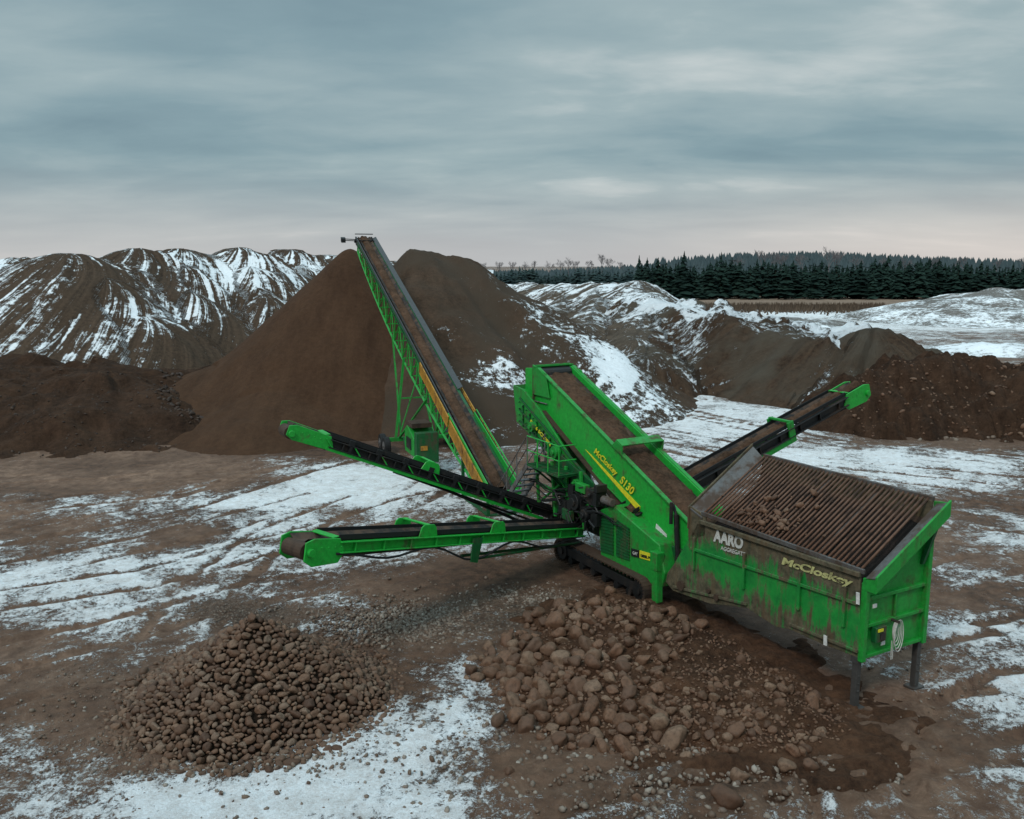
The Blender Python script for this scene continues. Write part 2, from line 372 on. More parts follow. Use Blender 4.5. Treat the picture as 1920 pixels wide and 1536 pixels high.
def f_berm(X,Y):
    p=[([P3(1235,563,99),P3(1400,598,84),P3(1555,628,75)],.95,3.8,.3),([P3(1225,600,90),P3(1210,665,78)],.66,0,1.5)]
    Z,a,b=prims(X,Y,p,gul=1.5,gf=.45,rough=.75,rf=.45,k=.8,seed=12)
    Zm,am_,bm_=prims(X,Y,p[:1],gul=0,rough=0)
    top=np.clip((4.2-bm_)/.7,0,1)
    west=np.clip((22-X)/7,0,1)
    return dict(z=Z,fa=a+b*.8,fb=b,bias=-.03+top*.12+west*.03+.11*fbm(X*.14,Y*.14,3,8))
o=hf('hills',2,50,58,112,.3,f_berm,M['bank']); tag(o,'flat topped brown berm with snow along its crest','hills',kind='structure')
def f_m3(X,Y):
    p=[([P3(1550,642,74),P3(1640,628,72),P3(1740,660,76)],.7,.5,.9),([P3(1740,660,78),P3(1900,700,80)],.5,1,1)]
    Z,a,b=prims(X,Y,p,gul=1.0,gf=.5,rough=.6,rf=.5,k=1,seed=13)
    return dict(z=Z,fa=a,fb=b,bias=-.02+.10*fbm(X*.1,Y*.1,2,18))
o=hf('hills',18,60,60,95,.3,f_m3,M['bank']); tag(o,'low rounded brown earth bank behind the rocky spoil heap','hills',kind='structure')
def f_bk(X,Y):
    p=[([P3(1640,704,61),P3(1700,676,62),P3(1760,664,63),P3(1840,680,62),P3(1935,696,60),P3(2100,698,58)],.75,.3,1)]
    Z,a,b=prims(X,Y,p,gul=.6,gf=.5,rough=1.1,rf=.9,k=1,seed=15)
    return dict(z=Z,fa=a,fb=b,bias=b*0-.3)
o=hf('spoil_heap',20,52,48,74,.2,f_bk,M['mound']); tag(o,'dark lumpy heap of earth and rock at the right edge of the yard','spoil heap')
def f_fr(X,Y):
    p=[([P3(1850,549,180),P3(1890,544,185),P3(1990,543,190),P3(2150,545,200)],.22,1,5),
       ([P3(1800,650,110),P3(1880,640,112),P3(2050,634,112)],.22,.5,2),([P3(1450,588,150),P3(1545,596,160)],.25,1,2)]
    Z,a,b=prims(X,Y,p,gul=.9,gf=.16,rough=.7,rf=.12,k=2,seed=17)
    return dict(z=Z-.4,fa=a,fb=b,bias=.0+.09*fbm(X*.05,Y*.06,3,5))
o=hf('hills',25,190,78,235,.7,f_fr,M['farsnow']); tag(o,'low pale snowy mounds on the far right','hills',kind='structure')

# ------------------------------------------------------------ ground
def geo(a,b,s,g):
    r=[a];x=a
    while (x<b if b>a else x>b):
        x+=s if b>a else -s; s*=g; r.append(x)
    return r[1:]
xs=np.array(sorted(geo(-24,-4000,.2,1.07))+list(np.arange(-24,28,.12))+geo(28,4000,.2,1.06))
ys=np.array(sorted(geo(14,-300,.4,1.3))+list(np.arange(14,46,.12))+geo(46,6000,.2,1.025))
SN=[(580,925,290,62,1.9),(720,895,180,40,1.3),(60,1110,220,90,.8),(330,1050,200,50,.8),(230,1165,160,40,.9),(640,1050,150,26,1.2),
 (620,1510,400,70,1.9),(860,1310,105,95,1.8),(760,1400,170,70,1.3),(1350,790,230,45,1.4),(1700,880,320,45,1.2),(1500,850,240,28,1.0),(1850,1320,140,95,1.2),
 (1690,1250,60,25,1.2),(1080,1490,150,45,1),(1780,1090,150,26,.9),(1250,745,60,30,1.4),(60,1430,100,60,.6),(1840,1170,120,30,1.0),(620,1180,120,30,.7),(300,1490,140,40,1.1),(1880,1010,100,30,.8),(150,960,90,16,.7),(480,1130,260,26,.7),(1560,1500,90,40,.7),(1900,1470,60,60,.7)]
MU=[(250,885,330,40,2.2),(560,838,240,22,2.8),(80,960,180,20,.8),(430,1150,110,24,1.8),(860,1080,200,36,2.6),(720,1100,60,14,.8),(1280,1440,330,90,2.2),(1600,1400,220,100,1.9),
 (1780,1000,180,30,1.1),(1650,1290,160,60,1.3),(1850,760,200,60,2.6),(1200,1180,300,100,2),(470,1330,290,110,2),(120,1300,200,70,.7),(700,860,120,16,.8),(1040,1400,100,60,.6),(60,1540,140,40,.5),(1750,830,200,18,1.4),(330,1000,60,20,1),(180,1080,60,14,.9),(40,1200,100,20,.8),(350,1095,70,12,.8),(1840,1120,120,14,.8),(640,960,60,14,1.1),(450,960,50,12,1)]
GV=[(820,1165,230,45,1.0),(1000,1130,90,30,.7),(430,1150,120,30,.9),(300,1060,90,30,.5),(200,1240,160,50,.4),(1250,1480,200,60,.3),(1700,820,200,30,.5)]
def blob(X,Y,q):
    cx,cy,rx,ry,am=q; c=atZ(cx,cy); r1=atZ(cx+rx,cy).x-c.x; y0=atZ(cx,cy+ry).y; y1=atZ(cx,max(cy-ry,560)).y
    ry_=np.where(Y<c.y,c.y-y0,y1-c.y); sl=c.x/c.y
    wx=1.2*fbm(X*.3,Y*.3,3,61); wy=1.2*fbm(X*.3,Y*.3,3,62)
    d=((X+wx-c.x-(Y-c.y)*sl)/r1)**2+((Y+wy-c.y)/ry_)**2
    return am*np.exp(-d**1.2)
RUT=[[(0,1010),(300,955),(560,880),(700,850)],[(0,1075),(350,1000),(620,925)],[(1180,800),(1500,862),(1920,905)],[(1230,835),(1500,888),(1920,945)],[(1260,780),(1500,815),(1925,850)],
 [(1560,1370),(1600,1440),(1640,1560)],[(1640,1370),(1700,1440),(1760,1560)],[(1925,1040),(1800,1075),(1770,1090)],[(1925,1215),(1800,1235),(1690,1290),(1600,1400)],[(1925,1120),(1780,1150)],[(980,1480),(1200,1420),(1500,1400),(1925,1330)],[(1000,1540),(1420,1440),(1925,1370)],[(-20,1240),(200,1190),(480,1110),(800,1060)],[(-20,1300),(200,1240),(420,1170)],[(-20,1130),(250,1090),(520,1020),(700,970),(830,900)],[(-20,960),(300,920),(500,870)],[(1210,760),(1560,830),(1925,870)],[(1300,870),(1700,960),(1925,990)],
 [(850,900),(700,930),(520,1000),(380,1110),(330,1200)],[(0,900),(200,890),(420,860)],[(1480,1536),(1500,1460),(1600,1400),(1800,1370),(1925,1300)]]
def f_g(X,Y):
    near=np.clip((60-Y)/15,0,1)
    z=.06*fbm(X*.5,Y*.5,4,2)+.035*fbm(X*2.2,Y*2.2,3,5)*near+.10*fbm(X*.12,Y*.12,2,7)
    bi=-.05+1.4*fbm(X*.2,Y*.2,5,11)
    for q in SN: bi=bi+blob(X,Y,q)
    for q in MU: bi=bi-blob(X,Y,q)
    wet=X*0
    for q in ((1160,1220,300,120,.8),(470,1330,300,120,.8),(560,838,240,22,1),(1850,770,220,60,1),(1450,1420,400,100,.45),(860,1080,190,34,.7),(430,1150,110,24,.6)): wet=wet+blob(X,Y,q)
    gr=X*0
    for q in GV: gr=gr+blob(X,Y,q)
    for ri,rt in enumerate(RUT):
        g=[atZ(*p) for p in rt]; best=np.full(X.shape,99.)
        for off in (-1.05,1.05):
            for p,q in zip(g[:-1],g[1:]):
                dx,dy=q.x-p.x,q.y-p.y; l=math.hypot(dx,dy); nx_,ny_=-dy/l*off,dx/l*off
                t=np.clip(((X-p.x-nx_)*dx+(Y-p.y-ny_)*dy)/(l*l),0,1)
                best=np.minimum(best,np.hypot(X-p.x-nx_-t*dx,Y-p.y-ny_-t*dy))
        best=best+.15*fbm(X*1.3,Y*1.3,4,21)
        e=np.exp(-(np.abs(best)/.2)**2)*np.clip(.6+1.1*fbm(X*.35,Y*.35,3,40+ri),0,1); rim=np.exp(-((best-.36)/.12)**2)
        z=z-.09*e*near+.045*rim*near; bi=bi-2.3*e+.3*rim
    bi=np.clip(bi,-3.8,2.4)
    far=np.clip((Y-110)/60,0,1); z=z*(1-far)+far*0; bi=bi*(1-far)+(1.1+1.4*fbm(X*.03,Y*.05,4,33)-1.6*np.clip((Y-340)/100,0,1))*far
    return dict(z=z,bias=bi,wet=np.clip(wet,0,1),gravel=np.clip(gr,0,1))
g=hf('ground',0,0,0,0,1,f_g,M['ground'],zc=-9,xs=xs,ys=ys); tag(g,'muddy quarry ground with thin patchy snow and tyre ruts','ground',kind='structure')
mb=MB(); q=[atZ(1262,576),atZ(1660,580),atZ(1960,566),atZ(1960,550),atZ(1262,549)]
mb.add([Vector((p.x,p.y,.14)) for p in q],[[0,1,2,3,4]]); o=mb.build('field',M['field']); tag(o,'tan stubble field before the fir wood','field',kind='structure')

# ------------------------------------------------------------ rocks
def rockmesh(name,mat,sub=3,amp=.26,sq=.78,seed=0):
    bm=bmesh.new(); bmesh.ops.create_icosphere(bm,subdivisions=sub,radius=1)
    rr=random.Random(seed); off=Vector((rr.random()*50,rr.random()*50,rr.random()*50))
    sx,sy,sz=rr.uniform(.95,1.38),rr.uniform(.74,1.0),rr.uniform(sq-.16,sq+.12)
    planes=[(Vector((rr.gauss(0,1),rr.gauss(0,1),rr.gauss(0,1))).normalized(),rr.uniform(.6,.9)) for _ in range(8)]
    for v in bm.verts:
        p=v.co.copy()
        for n,dd in planes:
            k=p.dot(n)-dd
            if k>0: p-=n*k*.85
        p*=1+amp*mn.noise(p*1.2+off)+amp*.3*mn.noise(p*4+off)
        v.co=Vector((p.x*sx,p.y*sy,p.z*sz))
    me=bpy.data.meshes.new(name); bm.to_mesh(me); bm.free(); me.materials.append(mat); me.shade_smooth(); return me
def stones(name,mat,items,label,cat,sub=2,seed=3):
    vars_=[rockmesh('tmp',mat,sub,seed=seed+i) for i in range(8)]
    VV=[];FF=[];k=0
    vd=[(np.array([tuple(v.co) for v in m.vertices]),np.array([tuple(p.vertices) for p in m.polygons])) for m in vars_]
    for (p,r) in items:
        V,Fc=random.choice(vd); e=np.array(Euler((random.uniform(-.7,.7),random.uniform(-.7,.7),random.uniform(0,6.3))).to_matrix())
        VV.append((V*r)@e.T+np.array(p)); FF.append(Fc+k); k+=len(V)
    V=np.concatenate(VV);Fc=np.concatenate(FF)
    me=bpy.data.meshes.new(name); me.from_pydata(V.tolist(),[],Fc.tolist()); me.materials.append(mat); me.shade_smooth()
    for m in vars_: bpy.data.meshes.remove(m)
    o=bpy.data.objects.new(name,me); col.objects.link(o); return tag(o,label,cat,kind='stuff')
def indiv(name,mat,items,label,cat,group,seed=20,sub=3):
    ms=[rockmesh(name,mat,sub,seed=seed+i) for i in range(14)]
    for p,r in items:
        o=bpy.data.objects.new(name,random.choice(ms)); col.objects.link(o); o.location=p; o.scale=(r,r,r*random.uniform(.85,1.15))
        o.rotation_euler=(random.uniform(-.8,.8),random.uniform(-.8,.8),random.uniform(0,6.3)); tag(o,label,cat,group)
class Packer:
    def __init__(s,f): s.g={}; s.f=f; s.items=[]
    def ok(s,p,r):
        cx,cy=int(p.x//.7),int(p.y//.7)
        for i in (-1,0,1):
            for j in (-1,0,1):
                for (q,rr) in s.g.get((cx+i,cy+j),()):
                    if (q-p).length<s.f*(r+rr): return False
        return True
    def add(s,p,r,force=False):
        if force or s.ok(p,r):
            s.g.setdefault((int(p.x//.7),int(p.y//.7)),[]).append((p,r)); s.items.append((p,r)); return True
        return False
CC=Vector((atY(478,1190,21.4).x,21.4,0)); CZ=2.12; CRs=.66
def hc_(dx,dy):
    d=np.hypot(dx,dy*1.05); ang=np.arctan2(dy,dx)
    base=CZ-CRs*d+.022*np.clip(d-1.3,0,9)**2
    return base+(.08*np.sin(ang*3+1)+.05*np.sin(ang*5+d))*np.clip(d/2,0,1)
def hcone(x,y): return float(hc_(x-CC.x,y-CC.y))
def f_cc(X,Y): return dict(z=np.where(np.hypot(X-CC.x,Y-CC.y)<3.9,hc_(X-CC.x,Y-CC.y)-.10,-1),fa=X,fb=Y,bias=X*0)
o=hf('cobble_heap',CC.x-5,CC.x+5,CC.y-5,CC.y+5,.12,f_cc,M['core'])
tag(o,'earthy core, darkened as gap shade, of the conical cobble heap at lower left','heap')
pk_=Packer(.74)
pk_.add(Vector((CC.x,CC.y-.1,CZ+.03)),.13)
for stage,(n_,r0_,r1_) in enumerate(((200,.13,.16),(2400,.10,.13),(15000,.075,.10),(17000,.05,.075),(9000,.035,.05))):
    for _ in range(n_):
        d=3.75*math.sqrt(random.random()); an=random.uniform(0,6.283); x=CC.x+d*math.cos(an); y=CC.y+d*math.sin(an)
        z=max(hcone(x,y),0)
        if d>3.45 and random.random()<.8: continue
        if y>CC.y+1.9 and random.random()<.6: continue
        r=random.uniform(r0_,r1_); pk_.add(Vector((x,y,z+(-.02 if stage<3 else .0)+random.uniform(-.02,.03))),r)
items=pk_.items
vis=sorted(items,key=lambda i:-(i[1]*(1.0 if (i[0].y-CC.y)<.9 else .3))/i[0].y)
indiv('cobble',M['cobble'],vis[:300],'brown rounded cobble on the conical stone heap at lower left','stone','cobbles of the conical heap')
stones('cobble_fill',M['cobble'],vis[300:],'smaller brown cobbles filling the conical heap','stones')
BP=[([tuple(L(2.6,-1.9,.3)),tuple(L(4.3,-1.7,.40)),tuple(L(6.3,-1.7,.40)),tuple(L(7.4,-2.3,.32)),(2.4,24.1,.22)],.24,.4,.8),
    ([(3.0,21.8,.28),(5.2,20.8,.28),(7.4,20.0,.16)],.20,.6,.8)]
def f_bm(X,Y):
    Z,a,b=prims(X,Y,BP,gul=.15,gf=.8,rough=.30,rf=1.5,k=.6,seed=31)
    return dict(z=Z,fa=a,fb=b,bias=X*0)
o=hf('rubble_mound',-3,12,15,32,.08,f_bm,M['soil']); tag(o,'low earthy mound of boulders beside the green hopper','mound')
def hb(x,y): return float(f_bm(np.array([[x]]),np.array([[y]]))['z'][0,0])
POLY=[(882,1245),(985,1165),(1090,1130),(1200,1135),(1420,1195),(1590,1335),(1590,1375),(1420,1405),(1200,1405),(1050,1385),(960,1310)]
def inpoly(x,y):
    c=False;j=len(POLY)-1
    for i in range(len(POLY)):
        xi,yi=POLY[i];xj,yj=POLY[j]
        if (yi>y)!=(yj>y) and x<(xj-xi)*(y-yi)/(yj-yi)+xi: c=not c
        j=i
    return c
bp=Packer(.74)
for (px,py,r) in ((933,1352,.22),(1262,1372,.30),(1366,1500,.30),(1388,1458,.2),(1485,1410,.17),(1230,1165,.24),(1475,1440,.2),(1120,1385,.2),(1010,1330,.27),(1165,1250,.22),(1000,1215,.32),(1040,1165,.30),(1085,1290,.27),(915,1245,.2),(1520,1440,.16),(1195,1500,.12),(955,1450,.14),(960,1290,.28),(1050,1230,.27),(985,1260,.26),(1100,1210,.24),(1140,1150,.2),(1070,1340,.26),(1180,1320,.2),(1340,1300,.17),(1420,1340,.15),(1390,1240,.15),(1470,1290,.14),(1330,1380,.17),(1540,1370,.14),(1020,1290,.22),(1110,1330,.22),(940,1270,.18)):
    p=atZ(px,py,.2); z=max(0,hb(p.x,p.y)); p=atZ(px,py,z+r*.2); z=max(0,hb(p.x,p.y)); bp.add(Vector((p.x,p.y,z+r*.38)),r,True)
for n_,ra,rb_,mode in ((1300,.14,.25,0),(1900,.09,.14,1),(6500,.055,.09,2),(10000,.026,.05,3)):
    for _ in range(n_):
        px=random.uniform(870,1600); py=random.uniform(1115,1410)
        if not inpoly(px+random.gauss(0,14),py+random.gauss(0,8)): continue
        if random.random()>((py-300)/1100): continue
        left=max(0,min(1,(1300-px)/240))
        front=max(0,min(1,(py-1290)/80))
        clus=.5+.9*mn.noise(Vector((px*.012,py*.016,3)))
        if mode==0 and random.random()>left*.95+.02: continue
        if mode==1 and random.random()>(left*.75+.10+.15*front)*clus*1.6: continue
        if mode==2 and random.random()>(left*.5+.18+.15*front)*clus*1.5: continue
        if mode==3 and random.random()>.55: continue
        p=atZ(px,py,.2); x,y=p.x,p.y
        if (Vector((x,y,0))-O).dot(W)>-.3 : continue
        z=max(hb(x,y),0); r=random.uniform(ra,rb_)
        bp.add(Vector((x,y,z+r*(.22+.35*left*(mode<2)*random.random()))),r)
bi_=sorted(bp.items,key=lambda i:-i[1]/i[0].y)
indiv('boulder',M['boulder'],bi_[:300],'muddy brown boulder in the spread heap beside the green hopper','boulder','boulders of the spread heap',seed=50)
stones('rubble_stones',M['boulder'],bi_[300:],'smaller muddy stones between the boulders','stones',seed=9)
ls=[]
def sc_blob(cx,cy,rx,ry,n,r0,r1):
    for _ in range(n):
        while True:
            px=random.gauss(cx,rx*.55); py=random.gauss(cy,ry*.55)
            if py>760: break
        p=atZ(px,py); r=r0+(r1-r0)*random.random()**2.2; ls.append((Vector((p.x,p.y,r*.25)),r))
sc_blob(850,1165,220,40,4600,.025,.085); sc_blob(990,1125,100,25,900,.025,.085); sc_blob(430,1150,110,28,700,.015,.035)
sc_blob(470,1390,360,100,800,.018,.08); sc_blob(200,1270,180,70,400,.015,.05); sc_blob(880,1400,200,120,300,.018,.09)
sc_blob(1300,1440,350,100,1700,.018,.10); sc_blob(300,1060,160,50,300,.015,.045); sc_blob(1750,1250,200,180,400,.018,.06); sc_blob(150,1430,170,90,300,.015,.05)
sc_blob(1790,800,140,30,300,.06,.25); sc_blob(1690,1120,180,60,300,.02,.07)
stones('loose_stones',M['pebble'],ls,'loose grey and brown pebbles scattered over the yard','stones',sub=1,seed=77)
rb=[]
for _ in range(380):
    px=random.uniform(1590,1935); py=random.uniform(670,810); Y=random.uniform(55,62)
    p=atY(px,py,Y); z=float(f_bk(np.array([[p.x]]),np.array([[Y]]))['z'][0,0])
    if z>.1: rb.append((Vector((p.x,Y,z)),min(.28,random.lognormvariate(math.log(.07),.5))))
stones('spoil_rocks',M['boulder'],rb,'dark lumps of rock on the heap at the right edge','rocks',seed=5)
cl=[]
for _ in range(300):
    px=random.uniform(300,470);py=random.uniform(690,845)
    Y=random.uniform(56,66); p=atY(px,py,Y); z=float(f_dm(np.array([[p.x]]),np.array([[Y]]))['z'][0,0])
    cl.append((Vector((p.x,Y,max(z,0))),random.uniform(.05,.22)))
for _ in range(700):
    X_=random.uniform(-45,-12); Y=random.uniform(50,62); z=float(f_dm(np.array([[X_]]),np.array([[Y]]))['z'][0,0])
    if z>-.2: cl.append((Vector((X_,Y,max(z,0))),random.uniform(.03,.11)))
stones('soil_clods',M['clod'],cl,'dark soil clods at the foot of the sand cone','clods',seed=15)

# ------------------------------------------------------------ conveyor
def conveyor(root,name,p0,p1,side,width,fh,body,headm,load=False,headlen=1.5,hoops=(),deep=None,label=None,f0=0.0,drum=.28,skirts=True,guard=True,skirtm=None):
    p0=Vector(p0);p1=Vector(p1);d=(p1-p0).normalized(); Ln=(p1-p0).length
    up=side.cross(d); up=up if up.z>0 else -up; up.normalize()
    fr=MB(); hw=width/2
    for sg in (-1,1):
        o_=side*(sg*hw)-up*(fh*.5)
        fr.bar(p0+o_,p1-d*headlen+o_,.04,fh,side,up)
        for e in (-1,1): fr.bar(p0+o_+side*sg*.07+up*e*fh*.5,p1-d*headlen+o_+side*sg*.07+up*e*fh*.5,.16,.035,side,up)
        n=max(2,int(Ln/1.1))
        for i in range(n):
            t=(i+.5)/n*(Ln-headlen); fr.bar(p0+d*t+o_+side*sg*.07-d*.02,p0+d*t+o_+side*sg*.07+d*.02,.12,fh*.9,side,up)
    for i in range(int(Ln/1.6)):
        t=i*1.6+.4; fr.bar(p0+d*t-up*fh-side*hw,p0+d*t-up*fh+side*hw,.08,.06)
    part=fr.build(name,body,root,bevel=.006)
    if label: part['label']=label
    b=MB(); N=max(6,int(Ln/.4)); bw=hw-.07
    sec=[(-1,.10),(-.5,-.03),(.5,-.03),(1,.10)]
    rows=[]
    for i in range(N+1):
        c=p0+d*(Ln*i/N)
        rows.append([c+side*(x*bw)+up*z for x,z in sec]+[c+side*(x*bw)+up*(z-.02) for x,z in sec[::-1]])
    vs=[p for r in rows for p in r]; m=len(sec)*2
    fs=[[i*m+j,i*m+(j+1)%m,(i+1)*m+(j+1)%m,(i+1)*m+j] for i in range(N) for j in range(m)]
    b.add(vs,fs); b.bar(p0-up*(fh*.9),p1-up*(drum*2-.02),bw*1.8,.02,side,up)
    bo=b.build('belt',M['belt'],part)
    if load:
        lb=MB(); rows=[]; n=int(Ln/.16); cs=[-.8,-.55,-.3,0,.3,.55,.8]
        sc1=.60 if load=='narrow' else .8
        for i in range(n+1):
            t=Ln*i/n; c=p0+d*t; 
            r=[]
            for x in cs:
                q=c+side*(x*bw*sc1/.8+.03*mn.noise(c*2)); hgt=.04+.10*(1-x*x)+.08*mn.noise(q*3.1)+.06*mn.noise(q*8)
                if abs(x)>.7: hgt=.0
                r.append(q+up*hgt)
            rows.append(r)
        k=len(cs); lb.add([p for r in rows for p in r],[[i*k+j,i*k+j+1,(i+1)*k+j+1,(i+1)*k+j] for i in range(n) for j in range(k-1)])
        lb.build('carried_gravel',M['load'],part,smooth=True)
    hd=MB(); hd.tube(p1-side*bw-up*drum,p1+side*bw-up*drum,drum-.01,18)
    hd.build('head_drum',M['rust'],part)
    hd=MB(); hd.tube(p0-side*bw-up*fh*.5,p0+side*bw-up*fh*.5,fh*.42,14)
    hd.build('tail_drum',M['dark'],part)
    dp=deep or fh*1.6
    for sg in (-1,1):
        hg=MB()
        o_=side*(sg*(hw+.02)); q=p1-d*headlen
        hg.prism([q+o_+up*.10,p1-d*.1+o_+up*.12,p1+d*(drum*.7)+o_+up*.02,p1+d*(drum*.7)+o_-up*(dp*.75),p1-d*.1+o_-up*dp,q+o_-up*dp*.9,q-d*.2+o_-up*fh],side*sg*.05)
        hg.tube(p1-up*drum+o_,p1-up*drum+o_+side*sg*.14,.11,12)
        for k in range(4): hg.tube(p1-d*(.35+k*.22)-up*(dp*.2)+o_,p1-d*(.35+k*.22)-up*(dp*.2)+o_+side*sg*.075,.022,6)
        if sg>0: hg.bar(p1-d*headlen*.9-side*hw+up*.12,p1-d*headlen*.9+side*hw+up*.12,.2,.04)
        hg.build('head_guard',headm,part,bevel=.01)
    if skirts:
        for sg in (-1,1):
            sk=MB(); sk.bar(p0+side*sg*hw+up*.12,p1-d*headlen+side*sg*hw+up*.12,.03,.14,side,up)
            sk.build('rubber_skirt',skirtm or M['black'],part)
    for t in hoops:
        c=p0+d*t; h=MB()
        for sg in (-1,1):
            h.prism([c-d*.4+side*sg*(hw+.06)-up*.02,c-d*.3+side*sg*(hw+.06)+up*.3,c-d*.2+side*sg*(hw+.06)+up*.38,c+d*.2+side*sg*(hw+.06)+up*.38,c+d*.3+side*sg*(hw+.06)+up*.3,c+d*.4+side*sg*(hw+.06)-up*.02],side*sg*.04)
        h.bar(c-side*(hw+.08)+up*.36,c+side*(hw+.08)+up*.36,.1,.05)
        h.build('hinge_hoop',headm,part,bevel=.01)
    return part,d,up

# ============================================================ SCREENING MACHINE
root=thing('screening_machine','large green tracked screening machine with muddy hopper, inclined belt and three side conveyors','screening machine',Vector(O))
HW=2.45; ZN=3.62; ZF=5.12
nf=S(1315,970,0); HU=uz(nf)[0]
def rimz(s): return ZN+(ZF-ZN)*s/HW
pts=[S(1312,975,0),S(1612,1072,0),S(1612,1235,0),S(1540,1207,0),S(1480,1180,0),S(1455,1176,0),S(1400,1140,0),S(1330,1132,0),S(1262,1108,0),S(1243,1085,0),S(1262,1060,0)]
mb=MB(); mb.prism(pts,W*.07)
w1=mb.build('hopper_side_wall',M['hopper'],root,bevel=.01); w1['label']='near hopper wall streaked with rust and mud'
mb=MB()
e0=S(1295,1028,-.04); e1=S(1608,1132,-.04); mb.bar(e0,e1,.07,.09,W)
for px in (1302,1396,1500,1585):
    a=S(px,1010+(px-1312)*.33,-.05); zb=a.z-1.05
    mb.bar(a,Vector((a.x,a.y,zb)),.09,.08,A,W)
e0=S(1262,1100,-.04); e1=S(1400,1133,-.04); mb.bar(e0,e1,.07,.08,W)
e0=S(1480,1170,-.04); e1=S(1608,1222,-.04); mb.bar(e0,e1,.07,.08,W)
e0=S(1312,978,-.05); e1=S(1612,1078,-.05); mb.bar(e0,e1,.1,.12,W)
mb.build('wall_rib',M['hopper'],w1,bevel=.01)
for px,py,r in ((1278,1098,.16),(1345,1120,.1),(1330,1108,.07)):
    mb=MB(); p=S(px,py,-.03); mb.tube(p,p-W*.07,r,16)
    mb.build('inspection_cover',M['rust'],w1)
mb=MB(); mb.prism([L(HU+.1,HW,1.6),L(HU,HW,ZF),L(0,HW,ZF),L(0,HW,1.4)],W*-.07)
mb.build('hopper_side_wall',M['hopper'],root,bevel=.01)
mb=MB(); mb.prism([L(0,.02,1.42),L(0,HW-.03,1.42),L(0,HW-.03,4.6),L(0,.02,3.35)],A*.06)
rw=mb.build('hopper_rear_wall',M['green'],root,bevel=.012)
mb=MB()
mb.bar(L(-.06,.06,1.35),L(-.06,.06,3.4),.14,.14,W,A); mb.bar(L(-.06,HW-.1,1.35),L(-.06,HW-.1,4.6),.14,.14,W,A)
for z in (1.45,2.25,2.95): mb.bar(L(-.04,.1,z),L(-.04,HW-.1,z),.1,.09)
mb.bar(L(-.04,1.2,2.3),L(-.04,1.2,2.95),.06,.06,W,A)
mb.build('wall_rib',M['green'],rw,bevel=.01)
mb=MB(); mb.prism([L(-.36,-.02,rimz(0)-.02),L(-.36,HW+.05,ZF+.05),L(-.08,HW+.05,ZF-.04),L(-.08,-.02,rimz(0)-.10)],UP*-.05)
mb.build('rear_lip',M['lip'],root,bevel=.008)
mb=MB(); mb.prism([L(-.37,-.05,rimz(0)+.02),L(-.37,HW+.1,ZF+.09),L(-.37,HW+.1,ZF-.34),L(-.37,-.05,rimz(0)-.40)],A*-.06)
mb.prism([L(-.37,-.02,3.2),L(-.37,-.02,3.6),L(0,-.02,3.5),L(0,-.02,3.2)],W*.06)
mb.prism([L(-.37,HW,4.75),L(-.37,HW,5.15),L(0,HW,5.1),L(0,HW,4.3)],W*.06)
mb.build('rear_flange',M['green'],root,bevel=.01)
mb=MB(); mb.bar(L(-.02,HW-.3,3.5),L(-.32,HW-.2,4.7),.1,.1,W,A)
mb.build('rear_strut',M['green_dark'],root)
mb=MB(); mb.prism([L(HU+.5,-.02,rimz(0)+.06),L(HU+.5,HW+.02,ZF+.24),L(HU-.05,HW+.02,ZF-.1),L(HU-.05,-.02,rimz(0)-.1)],UP*-.05)
mb.build('front_lip',M['lip'],root,bevel=.008)
mb=MB(); mb.prism([L(HU+.53,-.04,rimz(0)+.10),L(HU+.53,HW+.05,ZF+.32),L(HU+.53,HW+.05,ZF-.5),L(HU+.53,-.04,rimz(0)-.6)],A*.06)
mb.prism([L(HU+.58,0,3.75),L(HU-.2,0,3.60),L(HU-.2,0,3.0),L(HU+.58,0,2.6)],W*.05)
mb.build('front_wing',M['hopper'],root,bevel=.01)
mb=MB(); mb.prism([L(.05,.08,ZN-.3),L(HU,.08,ZN-.3),L(HU,1.0,2.4),L(.05,1.0,2.4)],UP*-.03)
mb.prism([L(.05,HW-.08,ZF-.5),L(HU,HW-.08,ZF-.5),L(HU,1.3,2.4),L(.05,1.3,2.4)],UP*-.03)
mb.build('hopper_lining',M['rust'],root)
mb=MB(); vs=[];N1=40;N2=10
for i in range(N1+1):
    for j in range(N2+1):
        u=.1+(HU-.2)*i/N1; s=.12+(HW-.24)*j/N2; p=L(u,s,rimz(s)-.55); p.z+=.18*mn.noise(p*1.3)+.08*mn.noise(p*4)
        vs.append(p)
mb.add(vs,[[i*(N2+1)+j,i*(N2+1)+j+1,(i+1)*(N2+1)+j+1,(i+1)*(N2+1)+j] for i in range(N1) for j in range(N2)])
mb.build('hopper_contents',M['under'],root,smooth=True)
mb=MB(); nb_=40
for i in range(nb_):
    u=.12+(HU-.2)*i/(nb_-1); j=random.uniform(-.012,.012); mb.tube(L(u+j,.03,rimz(0)+.05),L(u-j,HW-.03,ZF+.03),.033,8)
gr=mb.build('grate',M['bar'],root,smooth=True)
mb=MB(); mb.bar(L(0,.02,rimz(0)+.02),L(HU,.02,rimz(0)+.02),.08,.12,W); mb.bar(L(0,HW,ZF+.02),L(HU,HW,ZF+.02),.10,.14,W)
for u in (1.6,3.2,4.8): mb.bar(L(u-.03,.1,rimz(.1)-.14),L(u-.03,HW-.1,ZF-.16),.05,.12)
mb.build('grate_frame',M['lip'],gr,bevel=.01)
